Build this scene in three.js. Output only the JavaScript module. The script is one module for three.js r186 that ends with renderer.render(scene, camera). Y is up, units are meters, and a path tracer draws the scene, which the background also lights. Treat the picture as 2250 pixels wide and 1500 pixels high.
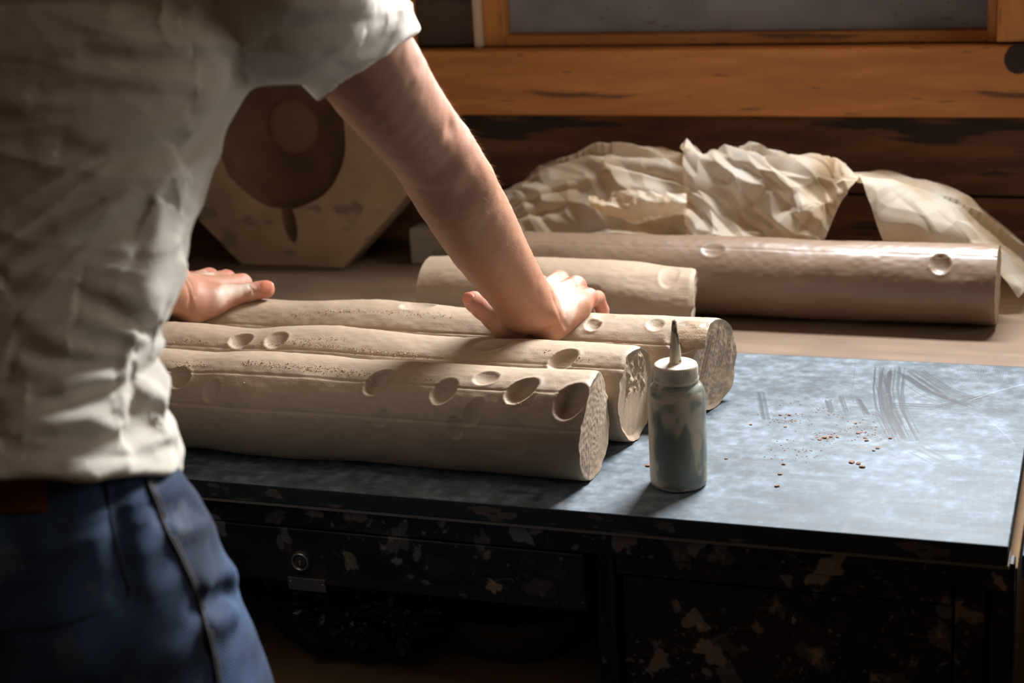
import * as THREE from 'three';
import { RoundedBoxGeometry } from 'three/addons/geometries/RoundedBoxGeometry.js';
import { RectAreaLightUniformsLib } from 'three/addons/lights/RectAreaLightUniformsLib.js';
import { mergeGeometries } from 'three/addons/utils/BufferGeometryUtils.js';
import { Brush, Evaluator, SUBTRACTION } from 'three-bvh-csg';

// ------------------------------------------------------------------ camera, light, exposure
const scene = new THREE.Scene();
const V = (x, y, z) => new THREE.Vector3(x, y, z);
const FOCAL = 3810;                                   // focal length in pixels of the 2250 x 1500 frame
const CAM = V(0, 1.49, 0);
const camR = V(0.9441299, -0.05639533, -0.32471263), camU = V(-0.04710143, 0.9520481, -0.30230095), camF = V(-0.32619041, -0.3007058, -0.89620078);
const camera = new THREE.PerspectiveCamera(2 * Math.atan(750 / FOCAL) * 180 / Math.PI, 1.5, 0.05, 30);
camera.position.copy(CAM);
camera.quaternion.setFromRotationMatrix(new THREE.Matrix4().makeBasis(camR, camU, camF.clone().negate()));
camera.updateMatrixWorld();
camera.focus = 1.76;
camera.userData.fStop = 4.6;
scene.background = new THREE.Color(0.75, 0.86, 1.0);    // overcast daylight outside the windows

const renderer = new THREE.WebGLRenderer();
renderer.toneMapping = THREE.LinearToneMapping;
renderer.toneMappingExposure = 1.0;
renderer.shadowMap.enabled = true;
RectAreaLightUniformsLib.init();
function daylight(color, intensity, w, h, pos, look) {   // daylight entering through one window pane
  const l = new THREE.RectAreaLight(color, intensity, w, h);
  l.position.copy(pos); l.lookAt(look); l.name = 'window_daylight';
  scene.add(l); return l;
}
// window over the bench (above the grey panel) and the window in the right-hand wall
daylight(new THREE.Color(0.95, 0.975, 1.0), 124, 0.50, 0.42, V(-0.17, 1.77, -2.325), V(-0.17, 1.77, 0));
daylight(new THREE.Color(1.0, 0.89, 0.72), 3.2, 0.80, 0.85, V(1.37, 1.72, -1.72), V(0, 1.72, -1.72));

// ------------------------------------------------------------------ helpers
let seed = 12345;
const rnd = () => { seed = (seed * 1664525 + 1013904223) >>> 0; return seed / 4294967296; };
const rr = (a, b) => a + (b - a) * rnd();
const clamp = (x, a, b) => Math.min(b, Math.max(a, x)), mix = (a, b, t) => a + (b - a) * t;
const sstep = (a, b, x) => { const t = clamp((x - a) / (b - a), 0, 1); return t * t * (3 - 2 * t); };
const bump1 = (x, c, w) => Math.exp(-(((x - c) / w) ** 2));
// a photograph pixel is a direction; the point comes from the plane it lies on
const ray = (px, py) => camF.clone().addScaledVector(camR, (px - 1125) / FOCAL).addScaledVector(camU, -(py - 750) / FOCAL);
const atZ = (px, py, z) => { const d = ray(px, py); return CAM.clone().addScaledVector(d, (z - CAM.z) / d.z); };
const atY = (px, py, y) => { const d = ray(px, py); return CAM.clone().addScaledVector(d, (y - CAM.y) / d.y); };

const hash = (x, y, z) => { let h = Math.imul(x, 374761393) ^ Math.imul(y, 668265263) ^ Math.imul(z, 2147483647 - 94906249); h = Math.imul(h ^ (h >>> 13), 1274126177); return ((h ^ (h >>> 16)) >>> 0) / 4294967296; };
const PERM = new Uint8Array(512), VALS = new Float32Array(256);
{ let q = 99; const R = () => { q = (Math.imul(q, 1664525) + 1013904223) >>> 0; return q / 4294967296; }; for (let i = 0; i < 256; i++) { PERM[i] = i; VALS[i] = R() * 2 - 1; } for (let i = 255; i > 0; i--) { const j = Math.floor(R() * (i + 1)), t = PERM[i]; PERM[i] = PERM[j]; PERM[j] = t; } for (let i = 0; i < 256; i++) PERM[256 + i] = PERM[i]; }
function noise3(x, y, z, px, py) {                     // value noise -1..1; px, py > 0: periodic
  const xi = Math.floor(x), yi = Math.floor(y), zi = Math.floor(z), fx = x - xi, fy = y - yi, fz = z - zi, u = fx * fx * (3 - 2 * fx), v = fy * fy * (3 - 2 * fy);
  let x0 = xi, x1 = xi + 1, y0 = yi, y1 = yi + 1;
  if (px > 0) { x0 = ((x0 % px) + px) % px; x1 = x0 + 1 === px ? 0 : x0 + 1; y0 = ((y0 % py) + py) % py; y1 = y0 + 1 === py ? 0 : y0 + 1; }
  const zl = PERM[zi & 255], X0 = x0 & 255, X1 = x1 & 255, a0 = PERM[(PERM[zl + X0]) + (y0 & 255)] , a1 = PERM[(PERM[zl + X0]) + (y1 & 255)], b0 = PERM[(PERM[zl + X1]) + (y0 & 255)], b1 = PERM[(PERM[zl + X1]) + (y1 & 255)];
  const lo = (VALS[a0] * (1 - u) + VALS[b0] * u) * (1 - v) + (VALS[a1] * (1 - u) + VALS[b1] * u) * v;
  if (fz === 0) return lo;
  const zh = PERM[(zi + 1) & 255], c0 = PERM[PERM[zh + X0] + (y0 & 255)], c1 = PERM[PERM[zh + X0] + (y1 & 255)], d0 = PERM[PERM[zh + X1] + (y0 & 255)], d1 = PERM[PERM[zh + X1] + (y1 & 255)], w = fz * fz * (3 - 2 * fz);
  const hi = (VALS[c0] * (1 - u) + VALS[d0] * u) * (1 - v) + (VALS[c1] * (1 - u) + VALS[d1] * u) * v;
  return lo + (hi - lo) * w;
}
const noise = (x, y, z = 0, per = 0) => per ? noise3(x, y, z, per[0], per[1]) : noise3(x, y, z, 0, 0);
function fbm(x, y, o = 4, per = 0, z = 0) { let s = 0, a = 0.5, f = 1; const p = per ? per[0] : 0, q = per ? Math.round(per[1]) : 0; for (let i = 0; i < o; i++) { s += a * noise3(x * f, y * f, z + i * 17, p * f, q * f); a *= 0.5; f *= 2; } return s; }
const S2L = (c) => c <= 0.04045 ? c / 12.92 : ((c + 0.055) / 1.055) ** 2.4;
// computed texture: fn(u, v) in 0..1 returns [r, g, b] 0..255 (colour) or one number (data)
function tex(w, h, fn, srgb, rx = 1, ry = 1) {
  const d = new Uint8Array(w * h * 4);
  for (let j = 0; j < h; j++) for (let i = 0; i < w; i++) {
    const c = fn((i + 0.5) / w, (j + 0.5) / h), k = (j * w + i) * 4;
    if (typeof c === 'number') d[k] = d[k + 1] = d[k + 2] = clamp(c, 0, 255); else { d[k] = clamp(c[0], 0, 255); d[k + 1] = clamp(c[1], 0, 255); d[k + 2] = clamp(c[2], 0, 255); }
    d[k + 3] = 255;
  }
  const t = new THREE.DataTexture(d, w, h);
  t.wrapS = t.wrapT = THREE.RepeatWrapping; t.magFilter = THREE.LinearFilter; t.minFilter = THREE.LinearMipmapLinearFilter; t.generateMipmaps = true;
  if (srgb) t.colorSpace = THREE.SRGBColorSpace;
  t.repeat.set(rx, ry); t.needsUpdate = true; return t;
}
function canvasTex(w, h, draw, srgb = true) {
  const c = document.createElement('canvas'); c.width = w; c.height = h; draw(c.getContext('2d'), w, h);
  const t = new THREE.CanvasTexture(c); t.wrapS = t.wrapT = THREE.RepeatWrapping; if (srgb) t.colorSpace = THREE.SRGBColorSpace; return t;
}
const c3 = (a, b, t) => [mix(a[0], b[0], t), mix(a[1], b[1], t), mix(a[2], b[2], t)];
const std = (o) => new THREE.MeshStandardMaterial(o), phys = (o) => new THREE.MeshPhysicalMaterial(o);
const rgb = (r, g, b) => new THREE.Color(`rgb(${r},${g},${b})`);
const used = new Map();
const numbered = (n) => { const k = used.get(n) || 0; used.set(n, k + 1); return k ? `${n}_${String(k).padStart(3, '0')}` : n; };
function mesh(name, geo, mat, parent) { const m = new THREE.Mesh(geo, mat); m.castShadow = m.receiveShadow = true; m.name = parent ? name : numbered(name); (parent || scene).add(m); return m; }
function thing(name, label, category, pos, group) {
  const g = new THREE.Group(); g.name = numbered(name); if (pos) g.position.copy(pos); g.userData = { label, category }; if (group) g.userData.group = group; scene.add(g); g.updateMatrixWorld(); return g;
}
const tag = (o, label, category, group) => { o.userData = { label, category }; if (group) o.userData.group = group; return o; };
const struct = (o) => { o.userData.kind = 'structure'; return o; };
// uv in metres, the grain running along axis g
function uvMetres(geo, g = 'x', off = true) {
  const p = geo.attributes.position, n = geo.attributes.normal, uv = new Float32Array(p.count * 2), ox = off ? rr(0, 7) : 0, oy = off ? rr(0, 7) : 0;
  for (let i = 0; i < p.count; i++) {
    const x = p.getX(i), y = p.getY(i), z = p.getZ(i), ax = Math.abs(n.getX(i)), ay = Math.abs(n.getY(i)), az = Math.abs(n.getZ(i));
    let a, b;
    if (az >= ax && az >= ay) { a = x; b = y; if (g === 'y') [a, b] = [y, x]; }
    else if (ay >= ax) { a = x; b = z; if (g === 'z') [a, b] = [z, x]; }
    else { a = z; b = y; if (g === 'y') [a, b] = [y, z]; }
    uv[i * 2] = a + ox; uv[i * 2 + 1] = b + oy;
  }
  geo.setAttribute('uv', new THREE.BufferAttribute(uv, 2)); return geo;
}
function uvCloth(geo, swap) { const p = geo.attributes.position, uv = new Float32Array(p.count * 2); for (let i = 0; i < p.count; i++) { const a = p.getX(i) - p.getZ(i) * 0.85, b = p.getY(i) + p.getZ(i) * 0.2; uv[i * 2] = swap ? b : a; uv[i * 2 + 1] = swap ? a : b; } geo.setAttribute('uv', new THREE.BufferAttribute(uv, 2)); return geo; }
function box(name, parent, x0, x1, y0, y1, z0, z1, mat, { bevel = 0.002, grain = 'x', uvw = false } = {}) {
  const w = x1 - x0, h = y1 - y0, d = z1 - z0, r = Math.min(bevel, w * 0.45, h * 0.45, d * 0.45);
  const g = new RoundedBoxGeometry(w, h, d, 2, r);
  if (uvw) { g.translate((x0 + x1) / 2, (y0 + y1) / 2, (z0 + z1) / 2); uvw(g); g.translate(-(x0 + x1) / 2, -(y0 + y1) / 2, -(z0 + z1) / 2); } else uvMetres(g, grain);
  const m = mesh(name, g, mat, parent); m.position.set((x0 + x1) / 2, (y0 + y1) / 2, (z0 + z1) / 2);
  if (parent && parent.isGroup) m.position.sub(parent.position);
  return m;
}

// ------------------------------------------------------------------ materials
const woodTex = (a, b, dark, fy, streak, n = 1024) => tex(n, n, (u, v) => {
  const warp = 0.025 * fbm(u * 4, v * 4, 3, [4, 4]);
  const g = fbm(u * 6, (v + warp) * fy, 4, [6, fy], 3), s = fbm(u * 4, (v + warp * 0.5) * fy, 5, [4, fy], 9), f = noise(u * 40, v * 400, 5, [40, 400]);
  let c = c3(a, b, clamp(0.5 + g * 0.8 + f * 0.12, 0, 1));
  const k = sstep(streak, streak + 0.3, s), dash = sstep(0.42, 0.6, fbm(u * 14, v * fy * 2.4, 3, [14, fy * 2.4], 23)); return c3(c, dark, clamp(k * 0.85 + dash * 0.55, 0, 0.9));
}, true, 1 / 0.6, 1 / 0.6);
const woodBump = tex(512, 512, (u, v) => 128 + 90 * fbm(u * 6, v * 90, 4, [6, 90]) + 30 * noise(u * 60, v * 250, 2, [60, 250]), false, 1 / 0.5, 1 / 0.5);
const mOrange = std({ map: woodTex([176, 110, 50], [202, 138, 70], [96, 62, 32], 44, 0.36), bumpMap: woodBump, bumpScale: 0.0006, roughness: 0.55 });
const mOld = std({ map: woodTex([74, 46, 24], [112, 72, 38], [24, 16, 10], 34, 0.08), bumpMap: woodBump, bumpScale: 0.0012, roughness: 0.75 });
const mGreyWood = std({ map: woodTex([66, 54, 44], [84, 68, 54], [44, 36, 30], 30, 0.3, 384), bumpMap: woodBump, bumpScale: 0.0006, roughness: 0.7 });
const mRoom = std({ map: woodTex([62, 42, 24], [78, 54, 32], [46, 30, 18], 20, 0.3, 384), roughness: 0.85 });
const mPaleBoard = std({ map: tex(1024, 1024, (u, v) => { const s = fbm(u * 5, v * 60, 4, [5, 60]), d = fbm(u * 9, v * 9, 4, [9, 9], 4); return c3([112, 91, 72], [134, 111, 89], clamp(0.5 + s * 0.6 + d * 0.7, 0, 1)); }, true, 1 / 0.7, 1 / 0.7), bumpMap: woodBump, bumpScale: 0.0002, roughness: 0.62 });
const mGreyPanel = std({ map: tex(512, 512, (u, v) => { const d = fbm(u * 8, v * 8, 5, [8, 8]), sp = sstep(0.62, 0.72, noise(u * 60, v * 60, 1, [60, 60])) * sstep(0.1, 0.4, fbm(u * 10, v * 10, 2, [10, 10], 8)); return c3(c3([118, 118, 122], [140, 139, 141], clamp(0.5 + d, 0, 1)), [92, 76, 66], sp * 0.7); }, true, 1 / 0.4, 1 / 0.4), roughness: 0.5 });
const mPlasterWall = std({ color: rgb(120, 104, 86), roughness: 0.9 });
const mGlass = phys({ transmission: 1, thickness: 0, roughness: 0.02, color: rgb(235, 240, 240) });

const mKnot = std({ color: rgb(46, 28, 16), roughness: 0.7 });
// clay: fine drag lines along the log plus grog specks
const clayCol = tex(1024, 1024, (u, v) => { const s = fbm(u * 4, v * 70, 3, [4, 70]), m = fbm(u * 9, v * 9, 4, [9, 9], 5), g = noise(u * 300, v * 300, 1, [300, 300]); return c3([156, 136, 114], [176, 154, 130], clamp(0.5 + s * 0.25 + m * 0.5 + (g > 0.75 ? -0.35 : 0), 0, 1)); }, true, 1 / 0.25, 1 / 0.25);
const clayBump = tex(1024, 1024, (u, v) => { const s = fbm(u * 5, v * 110, 3, [5, 110]), g = noise(u * 260, v * 260, 1, [260, 260]), pit = sstep(0.72, 0.85, noise(u * 120, v * 120, 7, [120, 120])); return 140 + 30 * s + 22 * g - 40 * pit; }, false, 1 / 0.25, 1 / 0.25);
const mClay = std({ map: clayCol, bumpMap: clayBump, bumpScale: 0.0005, roughness: 0.62 });
const mClayCut = std({ map: clayCol, bumpMap: clayBump, bumpScale: 0.0006, roughness: 0.9 });
const mClayDamp = phys({ map: clayCol, color: rgb(210, 198, 190), bumpMap: clayBump, bumpScale: 0.0003, roughness: 0.5, clearcoat: 0.9, clearcoatRoughness: 0.4 });
const mClayWet = phys({ color: rgb(176, 154, 130), bumpMap: clayBump, bumpScale: 0.0009, roughness: 0.22, clearcoat: 0.8, clearcoatRoughness: 0.16 });
const mCrumb = std({ color: rgb(190, 164, 134), roughness: 0.85 });
const mFlake = std({ color: rgb(132, 100, 80), roughness: 0.8 });

// blue-black laminate: dried slip wiped over it in streaks and arcs (flat marks on the surface)
const TOPX0 = -1.95, MARKX0 = -1.0, TOPX1 = -0.075, TOPZ0 = -1.908, TOPZ1 = -1.421;
function topMarks(g, w, h, kind) {                    // kind 'c' colour, 'r' roughness
  const X = (x) => (x - MARKX0) / (TOPX1 - MARKX0) * w, Z = (z) => (z - TOPZ0) / (TOPZ1 - TOPZ0) * h, P = (px, py) => { const p = atY(px, py, 0.85); return [X(p.x), Z(p.z)]; };
  const col = kind === 'c'; let s0 = 77; const R = () => { s0 = (s0 * 1664525 + 1013904223) >>> 0; return s0 / 4294967296; };
  const id = g.createImageData(w, h);
  for (let j = 0; j < h; j++) for (let i = 0; i < w; i++) {
    const x = 0.95 + i / w * 0.925, z = j / h * 0.487, k = (j * w + i) * 4;
    const a = fbm(x * 9, z * 11, 5), b = fbm(x * 16, z * 110, 4, 0, 4), c = fbm(x * 120, z * 90, 4, 0, 8), e = fbm(x * 30 + z * 14, z * 34, 3, 0, 21), t = clamp(0.52 + a * 0.36 + b * 0.24 + c * 0.5 + e * 0.16, 0, 1);
    if (col) { const q = c3([52, 61, 67], [136, 149, 160], t); const br = sstep(0.1, 0.45, fbm(x * 5 + 3, z * 40, 4, 0, 11)) * sstep(0.5, 0.75, 1 - (x / 1.35)); id.data[k] = mix(q[0], 112, br * 0.6); id.data[k + 1] = mix(q[1], 94, br * 0.6); id.data[k + 2] = mix(q[2], 72, br * 0.6); }
    else id.data[k] = id.data[k + 1] = id.data[k + 2] = 172 + t * 40 + c * 26;
    id.data[k + 3] = 255;
  }
  g.putImageData(id, 0, 0);
  const stroke = (pts, wd, c, a) => { g.strokeStyle = c; g.globalAlpha = a; g.lineWidth = wd; g.lineCap = 'round'; g.beginPath(); pts.forEach(([x, y], i) => i ? g.lineTo(x, y) : g.moveTo(x, y)); g.stroke(); };
  const dark = col ? 'rgb(24,31,38)' : 'rgb(128,128,128)', pale = col ? 'rgb(146,160,174)' : 'rgb(176,176,176)', brown = col ? 'rgb(150,116,86)' : 'rgb(190,190,190)';
  const brush = (pts, n, spread, wd, c, a) => { for (let q = 0; q < n; q++) { const o = [(R() - 0.5) * spread, (R() - 0.5) * spread * 0.6]; stroke(pts.map((p) => { const m = P(p[0] + o[0], p[1] + o[1] * 0.5); return [m[0] + (R() - 0.5) * 2, m[1] + (R() - 0.5) * 2]; }), wd * 1.7 * (0.3 + R()), c, a * (0.4 + R() * 0.6)); } };
  // dark wiped streaks where the slip was dragged away
  brush([[1955, 815], [1950, 860], [1958, 905], [1985, 960]], 34, 70, 3, dark, 0.5);
  brush([[1930, 830], [1945, 880], [1970, 930]], 14, 34, 3, dark, 0.5);
  brush([[2000, 820], [2060, 860], [2130, 885]], 40, 66, 3, dark, 0.4);
  brush([[1960, 890], [2060, 895], [2170, 870]], 22, 40, 3, dark, 0.28);
  brush([[1820, 880], [1828, 905]], 8, 12, 4, dark, 0.4); brush([[1850, 870], [1862, 905]], 8, 12, 4, dark, 0.4); brush([[1885, 878], [1905, 910]], 9, 14, 4, dark, 0.45); brush([[1670, 862], [1682, 920]], 10, 16, 4, dark, 0.3);
  brush([[2020, 985], [2070, 1010]], 18, 60, 3, dark, 0.16);
  // pale arcs and ridges
  for (let q = 0; q < 22; q++) { const o = q * 5; stroke([P(2115 + o, 790 + R() * 5), P(2105 + o, 830), P(2085 + o * 0.9, 868)], 1.1, pale, 0.35); }
  stroke([P(2130, 880), P(2180, 862), P(2240, 846), P(2280, 840)], 3.5, pale, 0.6); stroke([P(2240, 846), P(2262, 842)], 5, pale, 0.6);
  for (let q = 0; q < 10; q++) stroke([P(2090 + q * 6, 893 + q * 3), P(2150 + q * 5, 905 + q * 4), P(2215 + q * 2, 945 + q * 4)], 0.9, pale, 0.35);
  for (let q = 0; q < 120; q++) { const p = P(2110 + R() * 130, 995 + R() * 35 - 0.1 * (R() * 130)); g.globalAlpha = 0.4; g.fillStyle = R() < 0.5 ? pale : dark; g.fillRect(p[0], p[1], 1 + R() * 4, 1 + R() * 2); }
  for (let q = 0; q < 150; q++) { const x = 1640 + R() * 600, y = 800 + R() * 380, l = 20 + R() * 90; stroke([P(x, y), P(x + l * 0.5, y + (R() - 0.5) * 14), P(x + l, y + (R() - 0.5) * 22)], 0.8 + R() * 1.6, R() < 0.7 ? pale : dark, 0.16 + R() * 0.2); }
  for (let q = 0; q < 60; q++) { const x = 2030 + R() * 190, y = 1010 + R() * 120; stroke([P(x, y), P(x - 4 + R() * 8, y + 40 + R() * 50)], 0.9, pale, 0.1); }
  stroke([P(1880, 790), P(1876, 830), P(1868, 880)], 1.3, dark, 0.5); stroke([P(1670, 862), P(1760, 835), P(1870, 812)], 1.2, dark, 0.4);
  stroke([P(1540, 1005), P(1640, 1010), P(1700, 1020)], 1.4, brown, 0.5);
  // brownish slip patch under the flakes, and left of it dried drips
  for (let q = 0; q < 140; q++) { const a = R() * 6.3, r = Math.sqrt(R()), p = P(1880 + Math.cos(a) * r * 82, 955 + Math.sin(a) * r * 38); g.globalAlpha = 0.06; g.fillStyle = brown; g.beginPath(); g.ellipse(p[0], p[1], 3 + R() * 10, 2 + R() * 6, R() * 3, 0, 7); g.fill(); }
  for (let q = 0; q < 120; q++) { const p = P(1560 + R() * 640, 830 + R() * 320); g.globalAlpha = 0.12 + R() * 0.2; g.fillStyle = R() < 0.6 ? brown : pale; g.beginPath(); g.ellipse(p[0], p[1], 1 + R() * 6, 0.8 + R() * 3, R() * 3, 0, 7); g.fill(); }
  for (let q = 0; q < 160; q++) { const x = 380 + R() * 850, y = 990 + (x - 380) * 0.085 + R() * 62, l = 10 + R() * 150; stroke([P(x, y), P(x + l, y + l * 0.075)], 0.8 + R() * 1.4, R() < 0.6 ? brown : pale, 0.14 + R() * 0.25); }
  g.globalAlpha = 1;
}
const mSlate = std({ map: canvasTex(2048, 1024, (g, w, h) => topMarks(g, w, h, 'c')), roughnessMap: canvasTex(1024, 512, (g, w, h) => topMarks(g, w, h, 'r'), false), roughness: 1 });
const mSlateEdge = std({ map: tex(512, 512, (u, v) => { const a = fbm(u * 10, v * 30, 4, [10, 30]), s = sstep(0.22, 0.34, fbm(u * 12, v * 40, 4, [12, 40], 6)); return c3(c3([26, 32, 32], [46, 52, 50], clamp(0.5 + a, 0, 1)), [112, 94, 76], s * 0.8); }, true, 1 / 0.4, 1 / 0.4), roughness: 0.6 });

// dark painted desk with clay splashes
const FX0 = -1.95, FX1 = 0.4, FY0 = 0.0, FY1 = 0.86;
const paintTex = (sd, count) => canvasTex(2048, 768, (g, w, h) => {
  let s0 = sd; const R = () => { s0 = (s0 * 1664525 + 1013904223) >>> 0; return s0 / 4294967296; };
  const id = g.createImageData(w, h);
  for (let j = 0; j < h; j++) for (let i = 0; i < w; i++) { const k = (j * w + i) * 4, a = fbm(i * 0.01, j * 0.03, 4), sc = fbm(i * 0.05, j * 0.05, 3, 0, 5); const q = c3(c3([26, 20, 14], [42, 34, 24], clamp(0.5 + a, 0, 1)), [70, 62, 50], sstep(0.26, 0.42, sc) * 0.5); id.data[k] = q[0]; id.data[k + 1] = q[1]; id.data[k + 2] = q[2]; id.data[k + 3] = 255; }
  g.putImageData(id, 0, 0);
  const blob = (x, y, r, asp, c, al) => { g.globalAlpha = al; g.fillStyle = c; g.beginPath(); const ph = R() * 10, an = R() * 3.1; for (let t = 0; t <= 28; t++) { const a = t / 28 * 6.2832, q = r * (0.72 + 0.5 * noise(Math.cos(a) * 1.7 + ph, Math.sin(a) * 1.7 + ph) + 0.18 * noise(a * 4, ph)), ex = Math.cos(a) * q * asp, ey = Math.sin(a) * q; g.lineTo(x + ex * Math.cos(an) - ey * Math.sin(an), y + ex * Math.sin(an) + ey * Math.cos(an)); } g.fill(); };
  const cols = ['rgb(176,154,128)', 'rgb(150,134,114)', 'rgb(138,132,124)', 'rgb(108,98,88)', 'rgb(182,152,122)'];
  for (let q = 0; q < count; q++) {
    const x = R() * w, y = R() * h, big = R() ** 4, r = 1.2 + big * 14, c = cols[Math.floor(R() * 5)];
    if (noise(x * 0.006, y * 0.01, 3) < -0.25 && R() < 0.75) continue;
    blob(x, y, r, 1 + R() * 1.2, c, 0.45 + R() * 0.5);
    if (big > 0.15) for (let e = 0; e < 6; e++) { g.globalAlpha = 0.25; g.strokeStyle = c; g.lineWidth = 0.8 + R(); g.beginPath(); const a = R() * 6.3; g.moveTo(x, y); g.quadraticCurveTo(x + Math.cos(a) * r, y + Math.sin(a) * r, x + Math.cos(a + 0.6) * r * 2.4, y + Math.sin(a + 0.6) * r * 2); g.stroke(); }
    if (R() < 0.3) for (let e = 0; e < 5; e++) blob(x + (R() - 0.5) * 46, y + (R() - 0.5) * 46, 0.8 + R() * 1.8, 1, c, 0.7);
  }
  g.globalAlpha = 1;
});
const mPaint = std({ map: paintTex(11, 3000), roughness: 0.5, bumpMap: woodBump, bumpScale: 0.0003 });
const frontUV = (g) => { const p = g.attributes.position, uv = new Float32Array(p.count * 2); for (let i = 0; i < p.count; i++) { uv[i * 2] = (p.getX(i) - FX0 - p.getZ(i) * 0.3) / (FX1 - FX0); uv[i * 2 + 1] = (p.getY(i) - FY0 + p.getZ(i) * 0.3) / (FY1 - FY0); } g.setAttribute('uv', new THREE.BufferAttribute(uv, 2)); };
const mInside = std({ map: woodTex([150, 116, 80], [174, 138, 98], [118, 88, 58], 24, 0.36, 384), roughness: 0.8 });
const mSteel = std({ color: rgb(170, 165, 155), metalness: 0.9, roughness: 0.35 });
const mPlate = std({ map: tex(256, 256, (u, v) => c3([96, 92, 86], [134, 122, 106], clamp(0.5 + 1.3 * fbm(u * 5, v * 5, 4, [5, 5]), 0, 1)), true), roughness: 0.55, metalness: 0.3 });

// ------------------------------------------------------------------ the room
const RX0 = -2.3, RX1 = 1.4, RZ0 = -2.30, RZ1 = 1.7, RH = 2.6, TH = 0.14;
struct(box('floor', null, RX0 - TH, RX1 + TH, -0.1, 0, RZ0 - TH, RZ1 + TH, mRoom, {}));
struct(box('ceiling', null, RX0 - TH, RX1 + TH, RH, RH + 0.1, RZ0 - TH, RZ1 + TH, mRoom, {}));
struct(box('wall_left', null, RX0 - TH, RX0, 0, RH, RZ0, RZ1, mRoom, {}));
struct(box('wall_front', null, RX0 - TH, RX1 + TH, 0, RH, RZ1, RZ1 + TH, mRoom, {}));
{ // right wall with its window opening
  const w = new THREE.Group(); w.name = 'wall_right'; struct(w); scene.add(w);
  const a = -2.16, b = -1.28, c = 1.26, d = 2.18;
  box('wall_section', w, RX1, RX1 + TH, 0, c, RZ0, RZ1, mRoom); box('wall_section', w, RX1, RX1 + TH, d, RH, RZ0, RZ1, mRoom);
  box('wall_section', w, RX1, RX1 + TH, c, d, RZ0, a, mRoom); box('wall_section', w, RX1, RX1 + TH, c, d, b, RZ1, mRoom);
  const win = new THREE.Group(); win.name = 'window_2'; struct(win); scene.add(win);
  box('window_frame', win, RX1 + 0.02, RX1 + 0.07, c, c + 0.04, a, b, mOrange); box('window_frame', win, RX1 + 0.02, RX1 + 0.07, d - 0.04, d, a, b, mOrange);
  box('window_frame', win, RX1 + 0.02, RX1 + 0.07, c + 0.04, d - 0.04, a, a + 0.04, mOrange, { grain: 'y' }); box('window_frame', win, RX1 + 0.02, RX1 + 0.07, c + 0.04, d - 0.04, b - 0.04, b, mOrange, { grain: 'y' });
  box('pane', win, RX1 + 0.04, RX1 + 0.045, c + 0.04, d - 0.04, a + 0.04, b - 0.04, mGlass);
}
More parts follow.
